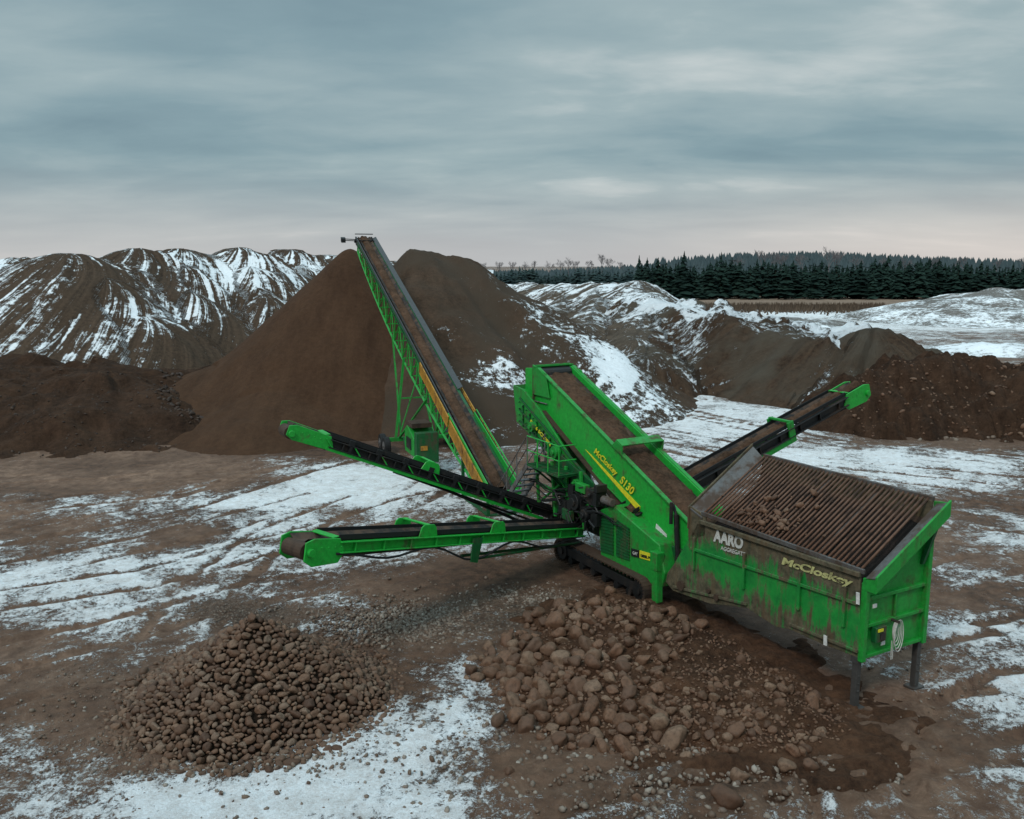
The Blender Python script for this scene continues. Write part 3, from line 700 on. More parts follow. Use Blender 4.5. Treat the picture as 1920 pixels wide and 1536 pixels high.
for s in (.12,HW-.04):
    mb=MB(); mb.bar(L(.12,s,.08),L(.12,s,1.5),.16,.16,W,A); mb.bar(L(.12,s,0.0),L(.12,s,.08),.4,.34,W,A)
    mb.bar(L(.12,s,1.25),L(.12,s,1.6),.23,.23,W,A)
    for z in (.5,.7,.9): mb.tube(L(.05,s,z),L(.02,s,z),.03,8)
    mb.build('support_leg',M['leg'],root,bevel=.01)
mb=MB(); mb.box(L(-.12,.55,2.0),W*.2,A*.08,UP*.2); cp=mb.build('control_panel',M['green_dark'],root,bevel=.02)
mb=MB(); mb.box(L(-.21,.50,2.12),W*.09,A*.01,UP*.035); mb.build('panel_sticker',M['decal'],cp)
mb=MB(); mb.box(L(-.21,.58,1.95),W*.08,A*.012,UP*.09); mb.build('panel_door',M['dark'],cp)
mb=MB()
for k in range(5):
    c=L(-.2-.02*k,1.05+.015*k,2.0-.03*k); r=.11+.022*k; n=22
    for i in range(n):
        t0=2*math.pi*i/n;t1=2*math.pi*(i+1)/n
        mb.tube(c+W*r*.8*math.cos(t0)+UP*r*math.sin(t0)*2.1,c+W*r*.8*math.cos(t1)+UP*r*math.sin(t1)*2.1,.011,6)
for k in range(2): mb.tube(L(-.2,.95+.06*k,1.75),L(-.2,.97+.05*k,1.25),.011,6)
mb.build('coiled_hose',M['worn_white'],root)
mb=MB(); mb.tube(L(-.05,1.05,2.25),L(-.3,1.05,2.25),.04,8); mb.build('hose_hook',M['dark'],root)
for s,z in ((.35,2.75),(.75,1.7)):
    mb=MB(); mb.box(L(-.105,s,z),W*.07,A*.01,UP*.05); mb.build('warning_label',M['white'],rw)
for q in (((1545,1190),(1551,1193),(1551,1211),(1545,1209)),((1606,1110),(1612,1112),(1612,1134),(1606,1132))):
    mb=MB(); mb.prism([S(*p,-.1) for p in q],W*-.02); mb.build('warning_label',M['white'],w1)
N_=-W
text('AARO',S(1338,1015,-.01),S(1394,1031,-.01),.38,N_,M['worn_white'],w1,shear=.1,bold=.045)
text('AGGREGATE',S(1352,1031,-.01),S(1398,1044,-.01),.12,N_,M['worn_white'],w1,bold=.01)
text('McCloskey',S(1466,1062,-.02),S(1600,1106,-.02),.27,N_,M['fadedecal'],w1,shear=.2,bold=.035)
lumps=[]
for i in range(70):
    u=random.gauss(3.7,.6); s=min(max(random.gauss(.5,.3),.1),1.6); r=random.choice([.03,.04,.05,.06,.08,.11])
    lumps.append((L(u,s,rimz(s)+.06+r*.5),r))
lumps.append((L(3.0,1.5,rimz(1.5)+.2),.14)); lumps.append((L(2.6,1.2,rimz(1.2)+.13),.10))
indiv('soil_lump',M['boulder'],lumps,'brown soil lump lying on the sloping hopper grid','soil lump','soil lumps on the hopper grid',seed=90,sub=2)

# feed conveyor
SB=.45
poly=[uz(S(*p,SB)) for p in ((985,690),(1012,690),(1300,985),(1285,1062),(1088,856),(985,730))]
SF=1.98
mb=MB()
for s in (SB,SF): mb.prism([L(u,s,z) for u,z in poly],W*(.07 if s==SB else -.07))
fc=mb.build('feed_conveyor',M['green_clean'],root,bevel=.012)
(u1,z1),(u0,z0)=poly[1],poly[2]
ddir=(L(u1,0,z1)-L(u0,0,z0)).normalized(); dup_=W.cross(ddir); dup_=dup_ if dup_.z>0 else -dup_
mb=MB()
for s,sg in ((SB,-1),(SF,1)):
    mb.bar(L(u0,s+sg*.05,z0),L(u1,s+sg*.05,z1),.16,.06,W,dup_)
    a=L(*[poly[3][0],s+sg*.04,poly[3][1]]); b=L(poly[4][0],s+sg*.04,poly[4][1]); c=L(poly[5][0],s+sg*.04,poly[5][1]); mb.bar(a,b,.10,.05,W,dup_); mb.bar(b,c,.10,.05,W,dup_)
mb.build('beam_flange',M['green'],fc,bevel=.008)
for k in range(1,12):
    mb=MB(); t=k/12; q=L(u0,SB-.02,z0).lerp(L(u1,SB-.02,z1),t); mb.bar(q-dup_*.03,q-dup_*.12,.05,.10,W,ddir)
    mb.build('beam_bracket',M['green_dark'],fc)
cm=(SB+SF)/2; p1=L(u1,cm,z1)-dup_*.22
p0=L(u0,cm,z0)-ddir*1.2-dup_*.28
bl=MB(); bl.bar(p0,p1,(SF-SB)-.16,.03,W,dup_); bl.build('belt',M['belt'],fc)
lb=MB(); Ln=(p1-p0).length; n=int(Ln/.15); cs=[-1,-.8,-.5,-.2,.1,.4,.7,.9,1]; rows=[]
for i in range(n+1):
    c=p0+ddir*(Ln*i/n)
    for x in cs:
        q=c+W*x*(SF-SB-.3)/2; rows.append(q+dup_*(.05+.12*(1-x*x)+.10*mn.noise(q*3)+.08*mn.noise(q*8)))
k=len(cs); lb.add(rows,[[i*k+j,i*k+j+1,(i+1)*k+j+1,(i+1)*k+j] for i in range(n) for j in range(k-1)])
lb.build('carried_gravel',M['load'],fc,smooth=True)
mb=MB(); mb.tube(L(u1,SB+.1,z1)-dup_*.3,L(u1,SF-.1,z1)-dup_*.3,.27,18); mb.build('head_drum',M['dark'],fc)
mb=MB(); mb.prism([L(u1+.05,SB-.1,z1+.03),L(u1+.05,SF+.1,z1+.03),L(u1+.35,SF+.1,z1-.1),L(u1+.35,SB-.1,z1-.1)],UP*.06)
mb.prism([L(u1+.36,SB-.1,z1+.08),L(u1+.36,SF+.1,z1+.08),L(u1+.36,SF+.1,z1-1.3),L(u1+.36,SB-.1,z1-1.3)],A*.05)
for s in (SB-.1,SF+.06): mb.prism([L(u1+.4,s,z1+.1),L(u1-.6,s,z1-.15),L(u1-.9,s,z1-1.1),L(u1+.4,s,z1-1.1)],W*.05)
mb.build('head_guard',M['green'],fc,bevel=.01)
pa=S(1160,842,SB); ta=(pa-L(u0,SB,z0)).dot(ddir); ca=L(u0,SB,z0)+ddir*ta
mb=MB()
for s,sg in ((SB,-1),(SF,1)):
    q=ca+W*(s-SB+sg*.1); mb.prism([q-ddir*.4,q-ddir*.3+dup_*.3,q+ddir*.1+dup_*.3,q+ddir*.25],W*sg*.05)
q=ca+dup_*.3-W*.15; mb.prism([q-ddir*.3,q+ddir*.1,q+ddir*.1+W*(SF-SB+.3),q-ddir*.3+W*(SF-SB+.3)],dup_*.05)
mb.build('belt_hood',M['green'],fc,bevel=.01)
text('McCloskey',S(1113,852,SB-.04),S(1155,897,SB-.04),.31,N_,M['decal'],fc,shear=.25,bold=.02)
text('S130',S(1162,904,SB-.04),S(1186,930,SB-.04),.32,N_,M['decal'],fc,shear=.25,bold=.02)
mb=MB(); mb.prism([S(1098,843,SB-.01),S(1108,852,SB-.01),S(1201,950,SB-.01),S(1199,961,SB-.01)],W*-.02); mb.build('decal_stripe',M['decal'],fc)
mb=MB(); mb.prism([S(1231,982,SB-.01),S(1250,1002,SB-.01),S(1251,1012,SB-.01),S(1230,992,SB-.01)],W*-.02); mb.build('warning_label',M['white'],fc)

# screen box
sp=[uz(S(*p,.12)) for p in ((962,722),(980,730),(1010,766),(1076,868),(1170,975),(1166,982),(1120,950),(1075,925),(1045,868),(968,790))]
mb=MB(); mb.prism([L(u,.12,z) for u,z in sp],W*.08); mb.prism([L(u,2.3,z) for u,z in sp],W*-.08)
mb.prism([L(sp[0][0],.2,sp[0][1]),L(sp[0][0],2.2,sp[0][1]),L(sp[9][0],2.2,sp[9][1]),L(sp[9][0],.2,sp[9][1])],A*.05)
sb=mb.build('screen_box',M['green'],root,bevel=.012)
mb=MB()
for y0_,y1_ in ((746,905),(768,912),(788,920)):
    a=S(975,y0_,.1); b=S(1115,y1_+6,.1)
    mb.bar(a,b,.1,.06,W)
for i in range(12):
    t=(i+.5)/12; a=S(975+150*t,752+185*t,.1); mb.bar(a,a-UP*(.9-.4*t),.06,.08,A,W)
for r_ in range(4):
    for i in range(22):
        t=(i+.5)/22; a=S(972+140*t,750+170*t+r_*12,.09); mb.tube(a,a-W*.07,.03,6)
mb.build('screen_rib',M['green_dark'],sb,bevel=.006)
for px,py,r in ((1046,848,.24),(1115,942,.18),(1003,800,.2),(1085,905,.15)):
    mb=MB(); a=S(px,py,.05); mb.tube(a,a-W*.22,r,18); mb.tube(a-W*.2,a-W*.3,r*.45,12)
    mb.build('vibrator_hub',M['green'],sb,bevel=.01)
for i in range(6):
    px=1010+i*26; py=858+i*17
    mb=MB(); a=S(px,py,-.02)
    for k in range(5): mb.tube(a-UP*(k*.07),a-UP*(k*.07+.035),.075,10)
    mb.tube(a,a-UP*.33,.04,8); mb.build('coil_spring',M['dark'],sb)
mb=MB(); mb.prism([L(sp[2][0],.25,sp[2][1]-.1),L(sp[2][0],2.2,sp[2][1]-.1),L(sp[4][0],2.2,sp[4][1]+.05),L(sp[4][0],.25,sp[4][1]+.05)],UP*-.05)
mb.build('screen_mesh',M['rust'],sb)
text('5X16 SCREEN',S(994,792,-.02),S(1032,838,-.02),.15,N_,M['decal'],sb,bold=.02)
mb=MB()
for s in (.35,2.05):
    mb.prism([L(5.4,s,2.1),L(15.0,s,1.95),L(15.0,s,1.45),L(5.4,s,1.3)],W*.12)
    si=.8 if s<1 else 1.7
    for u,z in ((7.0,2.7),(10,3.9),(12.2,4.6),(14.4,5.4)): mb.bar(L(u,si,1.7),L(u+.2,si,z),.16,.14,W,A)
    mb.bar(L(8,si,2),L(12,si,4.2),.12,.12)
for u in (6,7.05,8.5,10.05,12.25,13.5,14.45,14.9): mb.bar(L(u,.4,1.7),L(u,2.1,1.7),.2,.25)
mb.build('chassis',M['green_dark'],root,bevel=.01)
mb=MB()
for u in (12.0,13.0,14.0,15.2):
    mb.bar(L(u,-.1,1.5),L(u+.3,-.1,3.6),.10,.12,W,A)
mb.bar(L(11.4,-.1,2.4),L(15.4,-.1,2.5),.1,.14); mb.bar(L(12.0,-.1,1.7),L(14.0,-.1,3.3),.08,.08); mb.bar(L(15.3,-.1,1.7),L(13.0,-.1,3.3),.08,.08)
mb.build('screen_support_frame',M['green'],root,bevel=.01)
mb=MB(); mb.prism([L(11.6,.0,3.3),L(14.2,.0,4.0),L(14.4,.0,2.6),L(13.0,.0,1.8),L(11.4,.0,2.2)],W*.06)
mb.build('discharge_chute',M['green_dark'],root,bevel=.01)
mb=MB(); mb.prism([L(14.5,.1,4.6),L(14.5,2.2,4.6),L(14.9,1.9,2.4),L(14.9,.4,2.4)],A*.05)
mb.build('discharge_chute',M['green'],root,bevel=.01)
mb=MB(); mb.prism([L(9.6,-.05,2.6),L(10.8,-.05,2.7),L(10.8,-.05,2.0),L(9.6,-.05,1.9)],W*.06)
mb.build('discharge_chute',M['green_dark'],root,bevel=.01)
mb=MB(); rr=random.Random(4)
mb.box(S(1092,948,.05),A*1.2,W*.06,UP*.85)
for i in range(70):
    a=S(rr.uniform(1058,1128),rr.uniform(912,985),.05)-W*.02; b=a-W*rr.uniform(.1,.5)+A*rr.uniform(-.3,.3)+UP*rr.uniform(-.3,.2)
    mb.tube(a,b,rr.uniform(.02,.06),8); mb.tube(b,b+A*rr.uniform(-.4,.4)-UP*rr.uniform(0,.4),rr.uniform(.02,.05),8)
for i in range(12):
    a=S(rr.uniform(1062,1126),rr.uniform(915,985),-.15); mb.box(a,A*rr.uniform(.1,.25),W*.22,UP*rr.uniform(.08,.25))
mb.build('valve_block',M['dark'],root,bevel=.006)
for px,py,r in ((1087,940,.3),(1105,965,.22),(1075,985,.22)):
    mb=MB(); a=S(px,py,-.2); mb.tube(a,a-W*.28,r,16); mb.tube(a-W*.25,a-W*.36,r*.5,12)
    mb.build('hydraulic_motor',M['dark'],root,bevel=.01)
mb=MB(); a=S(1092,915,-.3); mb.box(a,A*.3,W*.12,UP*.16); mb.build('tool_box',M['green'],root,bevel=.02)
mb=MB(); a=S(1065,965,-.35); mb.box(a,A*.28,W*.1,UP*.2); mb.build('tool_box',M['green_dark'],root,bevel=.02)
mb=MB(); a=S(1140,940,-.2); mb.tube(a-A*.3,a+A*.3,.14,14); mb.build('air_filter',M['steel'],root,bevel=.02)
mb=MB()
for i in range(9):
    pp=[L(9.5+.3*i,-.3,2.3+.06*i)]
    for k in range(10): pp.append(pp[-1]+A*.45+UP*(.12*math.sin(k*1.1+i)-.03)+W*(.05*math.cos(k+i)))
    for a,b in zip(pp[:-1],pp[1:]): mb.tube(a,b,.022,6)
mb.build('hydraulic_hose',M['black'],root)
mb=MB(); ep=[uz(S(*p,-.12)) for p in ((1120,958),(1150,948),(1236,1022),(1246,1075),(1240,1102),(1128,1062))]
mb.prism([L(u,-.12,z) for u,z in ep],W*.9); en=mb.build('engine_housing',M['green'],root,bevel=.03)
for (xa,ya0,ya1,xb,yb0,yb1) in ((1127,968,1033,1150,972,1040),(1156,975,1042,1180,992,1050)):
    mb=MB(); mb.prism([S(xa,ya0,-.13),S(xb,yb0,-.13),S(xb,yb1,-.13),S(xa,ya1,-.13)],W*-.02)
    for k in range(12):
        t=k/11; mb.bar(S(xa,ya0+(ya1-ya0)*t,-.16),S(xb,yb0+(yb1-yb0)*t,-.16),.02,.03)
    mb.build('air_grille',M['green_dark'],en)
mb=MB(); mb.prism([S(1200,1032,-.13),S(1234,1042,-.13),S(1234,1056,-.13),S(1200,1046,-.13)],W*-.02); pl=mb.build('engine_plate',M['decal'],en)
mb=MB(); mb.prism([S(1184,1028,-.13),S(1199,1032,-.13),S(1199,1046,-.13),S(1184,1042,-.13)],W*-.02); pk=mb.build('engine_plate',M['black'],en)
text('CAT',S(1187,1039,-.155),S(1196,1042,-.155),.1,N_,M['worn_white'],en)
text('DIESEL POWER',S(1202,1044,-.155),S(1232,1052,-.155),.09,N_,M['black'],en)
mb=MB(); a=S(1232,1040,-.2); b=S(1232,1128,-.2); mb.bar(a,b,.28,.24,A,W); mb.bar(a+UP*.1,a-UP*.5,.36,.3,A,W)
mb.tube(b+UP*.3,Vector((b.x,b.y,.02)),.08,10); mb.build('jack_post',M['green'],root,bevel=.015)
mb=MB(); mb.tube(L(7.4,.1,2.9),L(7.4,.1,3.6),.06,12); mb.build('exhaust_pipe',M['dark'],root)
mb=MB(); mb.tube(S(1268,965,.3),S(1272,1075,.3),.09,12); mb.tube(S(1262,945,.3),S(1268,967,.3),.05,10); mb.build('lift_cylinder',M['dark'],root)

ua=uz(S(1064,1075,-.05))[0]; ub=uz(S(1226,1128,-.05))[0]
def track(s0_,s1_):
    r=.42; zc=r+.02; u_a=max(ua,ub)-r+.35; u_b=min(ua,ub)+r
    path=[]
    n=22
    for i in range(n+1): path.append((u_b+(u_a-u_b)*i/n,zc+r))
    for i in range(1,10): t=math.pi/2-math.pi*i/10; path.append((u_a+r*math.cos(t),zc+r*math.sin(t)))
    for i in range(n+1): path.append((u_a-(u_a-u_b)*i/n,zc-r))
    for i in range(1,10): t=-math.pi/2-math.pi*i/10; path.append((u_b+r*math.cos(t),zc+r*math.sin(t)))
    mb=MB(); m=len(path)
    for i in range(m):
        (a0,b0),(a1,b1)=path[i],path[(i+1)%m]
        dd=(L(a1,0,b1)-L(a0,0,b0)); dl=dd.length; dd.normalize(); nn_=W.cross(dd)
        cc=L((a0+a1)/2,(s0_+s1_)/2,(b0+b1)/2)
        mb.box(cc,W*(s1_-s0_)/2,dd*dl*.5,nn_*.025); mb.box(cc-nn_*.05,W*(s1_-s0_)/2,dd*.02,nn_*.035)
    tr=mb.build('crawler_track',M['rust'],root)
    for u,rr_ in ((u_a,.34),(u_b,.34)):
        mb=MB(); mb.tube(L(u,s0_+.08,zc),L(u,s1_-.08,zc),rr_,18); mb.tube(L(u,s0_+.02,zc),L(u,s0_+.1,zc),.14,12)
        mb.build('drive_wheel',M['dark'],tr)
    for i in range(6):
        mb=MB(); u=u_b+(u_a-u_b)*(i+.8)/6.6; mb.tube(L(u,s0_+.1,.2),L(u,s1_-.1,.2),.14,14)
        mb.build('track_roller',M['dark'],tr)
    mb=MB(); mb.prism([L(u_b+.1,s0_+.12,zc+.18),L(u_a-.1,s0_+.12,zc+.18),L(u_a-.1,s0_+.12,zc-.12),L(u_b+.1,s0_+.12,zc-.12)],W*.26)
    mb.build('track_frame',M['dark'],tr,bevel=.01)
track(-.45,.10); track(2.0,2.54)

pz=3.45; uA=14.9; uB=12.6
mb=MB()
mb.prism([L(uB,-.85,pz),L(uA,-.85,pz),L(uA,-.02,pz),L(uB,-.02,pz)],UP*-.07)
for k in range(12): mb.bar(L(uB+(uA-uB)*k/11,-.85,pz+.01),L(uB+(uA-uB)*k/11,-.02,pz+.01),.03,.03)
for u in (12.8,13.6,14.5): mb.bar(L(u,-.8,pz-.05),L(u,.2,pz-.9),.07,.07)
wk=mb.build('walkway',M['green_dark'],root)
mb=MB()
for k in range(4):
    u=uB+(uA-uB)*k/3; mb.tube(L(u,-.84,pz),L(u,-.84,pz+1.1),.024,8)
for z in (.55,1.1): mb.tube(L(uB,-.84,pz+z),L(uA,-.84,pz+z),.024,8)
mb.tube(L(uB,-.84,pz+1.1),L(uB,-.1,pz+1.1),.024,8); mb.tube(L(uB,-.84,pz+.55),L(uB,-.1,pz+.55),.024,8)
mb.build('handrail',M['green_clean'],wk)
mb=MB()
for s in (-.85,-.05): mb.bar(L(uA,s,pz-.05),L(uA+2.4,s,.9),.05,.2)
for k in range(9): mb.box(L(uA+.15+k*.26,-.45,pz-.25-k*.28),W*.42,A*.12,UP*.018)
stp=mb.build('stairs',M['steel'],root)
mb=MB()
for s in (-.85,-.05):
    mb.tube(L(uA,s,pz+1.1),L(uA+2.4,s,2.0),.024,8); mb.tube(L(uA,s,pz+.6),L(uA+2.4,s,1.5),.024,8)
    for k in range(4): mb.tube(L(uA+.8*k,s,pz-.85*k),L(uA+.8*k,s,pz-.85*k+1.1),.024,8)
mb.build('handrail',M['steel'],stp)
mb=MB(); mb.prism([L(15.5,.4,4.4),L(16.8,.4,4.4),L(16.8,2.6,4.4),L(15.5,2.6,4.4)],UP*-.06)
for s in (.6,2.4): mb.bar(L(16.6,s,4.4),L(15.0,s,2.0),.08,.08)
hp=mb.build('head_platform',M['steel'],root)
mb=MB()
for s in (.4,1.1,1.8,2.6): mb.tube(L(16.8,s,4.4),L(16.8,s,5.6),.026,8)
for z in (.4,.8,1.2): mb.tube(L(16.8,.4,4.4+z),L(16.8,2.6,4.4+z),.024,8); mb.tube(L(16.8,.4,4.4+z),L(15.5,.4,4.4+z),.024,8)
mb.build('handrail',M['steel'],hp)

# side conveyors
hx=S(1010,952,0)
def along(px,py,P,dirv):
    nrm=dirv.cross(UP); d=ray(px,py); t=(P-CAM).dot(nrm)/d.dot(nrm); return CAM+d*t
hA=along(543,797,hx,-W)
c1,_,_=conveyor(root,'side_conveyor',hx+W*.8-UP*.3,hA,A,.9,.26,M['dark'],M['green_clean'],headlen=1.35,hoops=(6.2,),deep=.42,drum=.22,label='upper left side conveyor with dark frame and green head')
d_=(hA-hx).normalized()
upA=A.cross(d_); upA=upA if upA.z>0 else -upA
for sg in (-1,1):
    mb=MB(); mb.bar(hx-upA*.32+A*sg*.54,hA-d_*1.3-upA*.32+A*sg*.54,.06,.12,A,upA)
    for k in range(9): q=hx.lerp(hA,(k+.6)/10)-upA*.16+A*sg*.56; mb.bar(q-d_*.1-upA*.16,q+d_*.3+upA*.16,.04,.04,A)
    mb.build('lower_rail',M['green_clean'],c1)
for k in range(8):
    mb=MB(); q=hx.lerp(hA,(k+1)/10)+upA*.08-A*.5; mb.box(q,d_*.10,A*.08,upA*.12); mb.box(q-upA*.18,d_*.04,A*.10,upA*.14)
    mb.build('idler_bracket',M['black'],c1)
mb=MB(); mb.tube(hx-upA*.55-A*.3,hx.lerp(hA,.62)-upA*.4-A*.3,.04,8); mb.build('support_strut',M['black'],c1)
mb=MB(); mb.tube(hx-UP*.9-A*.1,hx.lerp(hA,.45)-upA*.4,.06,8); mb.build('support_strut',M['black'],c1)
rB=S(1075,985,-.1); hB=atY(560,1012,22.2)
dB=Vector((hB.x-rB.x,hB.y-rB.y,0)).normalized(); sB=Vector((dB.y,-dB.x,0)); 
if sB.y>0: sB=-sB
sB=-sB
c2,d2,up2=conveyor(root,'side_conveyor',rB,hB,sB,.95,.28,M['green_clean'],M['green_clean'],headlen=.95,hoops=(5.0,8.2),deep=.62,drum=.24,label='lower left side conveyor with bright green frame')
near=-sB if (-sB).y<0 else sB
mb=MB()
q=rB+d2*6.0+near*.58; mb.prism([q-d2*.22-up2*.1,q+d2*.22-up2*.1,q+d2*.22-up2*.85,q-d2*.1-up2*.9],near*.05)
q=rB+d2*6.0
mb.tube(q-up2*.8,rB-UP*.7,.05,10); mb.tube(q-up2*.8+near*.5,rB-UP*.6+near*.3,.045,10)
mb.build('conveyor_brace',M['green_dark'],c2)
mb=MB()
prev=rB+near*.55-up2*.3
for k in range(1,26):
    t=k/25; q=rB+d2*(t*11.6)+near*.58-up2*(.3+.5*math.sin(t*math.pi)*math.sin(t*9)**2*1.0)
    mb.tube(prev,q,.035,7); prev=q
mb.build('hydraulic_hose',M['black'],c2)
r3=S(1275,905,2.5); h3=along(1605,722,r3,W)
d3=(h3-r3).normalized()
c3_,_,_=conveyor(root,'side_conveyor',r3-d3*2.4,h3,A,.82,.32,M['dark'],M['green_clean'],load='narrow',headlen=1.1,hoops=(),deep=.6,label='right side conveyor with green head box')
up3=A.cross(d3); up3=up3 if up3.z>0 else -up3
mb=MB(); q=h3-d3*4.2
for sg in (-1,1): mb.bar(q+A*sg*.5-up3*.55,q+A*sg*.5+up3*.28,.08,.3,A,d3)
for sg in (-1,1): mb.bar(r3+A*sg*.5-up3*.45,h3-d3*4.2+A*sg*.5-up3*.45,.06,.22,A,up3)
mb.bar(q-A*.52+up3*.28,q+A*.52+up3*.28,.15,.08)
mb.build('hinge_frame',M['green'],c3_,bevel=.01)

# ============================================================ STACKER
T1=atY(682,446,66.0); T0=atZ(940,918,1.2)
ds=Vector((T1.x-T0.x,T1.y-T0.y,0)).normalized(); ss=Vector((ds.y,-ds.x,0)); ss=ss if ss.x>0 else -ss
ax=(T0+T1)/2; st=thing('stacking_conveyor','long green lattice stacking conveyor rising to the tip of the sand cone','conveyor',Vector((ax.x,ax.y,0)))
cs_,dS,uS=conveyor(st,'conveyor_frame',T0,T1,ss,1.05,.2,M['green_dark'],M['dark'],load='narrow',headlen=1.0,deep=.5,skirts=False)
mb=MB(); nP=26
def dep(t): return .35+1.35*math.sin(math.pi*min(1,max(0,t)))**.7
for sg in (-1,1):
    prevb=None
    for k in range(nP+1):
        t=.05+.93*k/nP; tp=T0.lerp(T1,t)+ss*sg*.56-uS*.22; bt=T0.lerp(T1,t)+ss*sg*.54-uS*(.24+dep(t))
        mb.tube(tp,bt,.04,6)
        if prevb is not None:
            mb.tube(prevb,bt,.065,6); mb.tube(prevt,bt,.035,6) if k%2 else mb.tube(prevb,tp,.035,6)
        prevb=bt;prevt=tp
for k in range(nP+1):
    t=.05+.93*k/nP; mb.tube(T0.lerp(T1,t)+ss*.56-uS*(.24+dep(t)),T0.lerp(T1,t)-ss*.56-uS*(.24+dep(t)),.04,6)
mb.build('lattice_truss',M['green_clean'],st)
mb=MB(); a=T0.lerp(T1,.28)+ss*.70+uS*.12; b=T1-dS*.3+ss*.70+uS*.12; tl=(ss+uS*.5).normalized()
mb.bar(a,b,.30,.03,tl,dS.cross(tl)); mb.build('side_flashing',M['flash'],st)
mb=MB(); a=T0.lerp(T1,.1)-ss*.61+uS*.1; b=T1-dS*.3-ss*.61+uS*.1; mb.bar(a,b,.04,.16,ss,uS); mb.build('side_rail',M['flash'],st)
def guard(f0,f1,off,h0,h1,dens=.06):
    mb=MB(); a=T0.lerp(T1,f0)+ss*off; b=T0.lerp(T1,f1)+ss*off; Lg=(b-a).length
    for h in (h0,h1): mb.bar(a+uS*h,b+uS*h,.05,.07,ss,uS)
    n=int(Lg/dens)
    for k in range(n+1): q=a.lerp(b,k/n); mb.bar(q+uS*h0,q+uS*h1,.02,.04,ss,dS)
    n=max(2,int(Lg/1.1))
    for k in range(n+1): q=a.lerp(b,k/n); mb.bar(q+uS*h0,q+uS*(h1+.05),.06,.06,ss,dS)
    mb.build('guard_panel',M['yellow'],st)
guard(.0,.18,-.76,-.5,.12); guard(.19,.37,-.76,-.4,.14); guard(.22,.37,.96,-.3,-.16,.3)
mb=MB()
for sg in (-1,1):
    q0=T0-dS*.6+ss*sg*.66; q1=T0.lerp(T1,.20)+ss*sg*.66
    mb.prism([q0-uS*.3,q1-uS*.3,q1+uS*.2,q0+uS*.4],ss*sg*.05)
mb.prism([T0-dS*.6-ss*.66-uS*.3,T0-dS*.6+ss*.66-uS*.3,T0-dS*.6+ss*.66+uS*.4,T0-dS*.6-ss*.66+uS*.4],-dS*.05)
fb=mb.build('feed_boot',M['green_clean'],st,bevel=.01)
q0=T0+ss*.88; q1=T0.lerp(T1,.2)+ss*.88; fd=(ss*.5-uS*.85).normalized()
mb=MB(); mb.bar(q0+uS*.25,q1+uS*.15,.40,.05,fd); 
fl_=mb.build('boot_flare',M['green_clean'],st,bevel=.01)
fn=(dS.cross(fd)).normalized(); fn=fn if fn.dot(-ray(950,830))>0 else -fn
E0=q1+uS*.15+fd*.09; E1=q0+uS*.25+fd*.09
text('McCloskey',E0.lerp(E1,.1)+fn*.035,E0.lerp(E1,.58)+fn*.035,.2,fn,M['decal'],fl_,bold=.03)
for k in (0,4):
    for sg in (-1,1):
        mb=MB(); P=T0+dS*k; mb.bar(P+ss*sg*.62-UP*.1,Vector((P.x,P.y,0))+ss*sg*.62,.14,.14,ss,dS)
        mb.build('tail_leg',M['green_dark'],st)
mb=MB()
for sg in (-1,1):
    P=T0+dS*4; mb.bar(Vector((T0.x,T0.y,.05))+ss*sg*.62,Vector((P.x,P.y,.05))+ss*sg*.62,.2,.1)
mb.bar(Vector((T0.x,T0.y,.05))-ss*.62,Vector((T0.x,T0.y,.05))+ss*.62,.2,.1)
mb.build('tail_stand',M['green_dark'],st)
ua_=T0.lerp(T1,.50); gx=Vector((ua_.x,ua_.y,0))
mb=MB()
for sg in (-1,1):
    mb.bar(ua_+ss*sg*.58-uS*1.7,gx+ss*sg*1.3+UP*.9,.13,.13,ss,ds)
    mb.bar(T0.lerp(T1,.60)+ss*sg*.56-uS*1.7,gx+ss*sg*1.0+UP*1.0,.10,.10,ss,ds)
    mb.bar(T0.lerp(T1,.33)+ss*sg*.58-uS*1.4,gx+ss*sg*1.1+UP*.8,.13,.15,ss,ds)
mb.bar(gx-ss*2.0+UP*.75,gx+ss*2.0+UP*.75,.22,.22)
mb.bar(gx-ss*.9+UP*3.2,gx+ss*.9+UP*3.2,.08,.08)
mb.tube(gx-ss*1.0+UP*1.2,ua_+ss*.6-uS*1.7,.04,8)
mb.build('undercarriage',M['green'],st)
for sg in (-1,1):
    for k in (-.55,.55):
        c=gx+ss*(sg*2.0)+ds*k+UP*.52
        mb=MB(); mb.tube(c-ss*.17,c+ss*.17,.52,26); wh=mb.build('wheel',M['black'],st,bevel=.05)
        mb=MB(); mb.tube(c-ss*.19,c+ss*.19,.26,18); mb.tube(c-ss*.23,c+ss*.23,.1,12); mb.build('rim',M['steel'],wh)
pc=T0.lerp(T1,.335); pg=Vector((pc.x,pc.y,0))-ss*1.1
mb=MB(); mb.prism([pg-ds*1.0+UP*.9-ss*.6,pg+ds*1.0+UP*.9-ss*.6,pg+ds*1.0+UP*2.1-ss*.6,pg+ds*.4+UP*2.4-ss*.6,pg-ds*1.0+UP*1.9-ss*.6],ss*1.3)
pu=mb.build('power_unit',M['green'],st,bevel=.03)
mb=MB(); mb.box(pg+UP*1.5-ss*.62,ds*.5,ss*.02,UP*.3); mb.build('air_grille',M['dark'],pu)
mb=MB(); mb.box(pg-ds*1.02+UP*1.45,ss*.4,ds*.02,UP*.3); mb.build('air_grille',M['dark'],pu)
mb=MB(); mb.box(pg+UP*2.5+ds*.1,ds*.6,ss*.55,UP*.12); mb.build('fuel_tank',M['rust'],pu)
mb=MB(); mb.box(pg-ds*1.4+UP*1.5,ds*.25,ss*.6,UP*.8); mb.build('fan_cover',M['green_dark'],pu,bevel=.02)
mb=MB(); mb.box(pg-ds*1.67+UP*1.5-ss*.2,ss*.18,ds*.02,UP*.12); mb.build('warning_label',M['yellow'],pu)
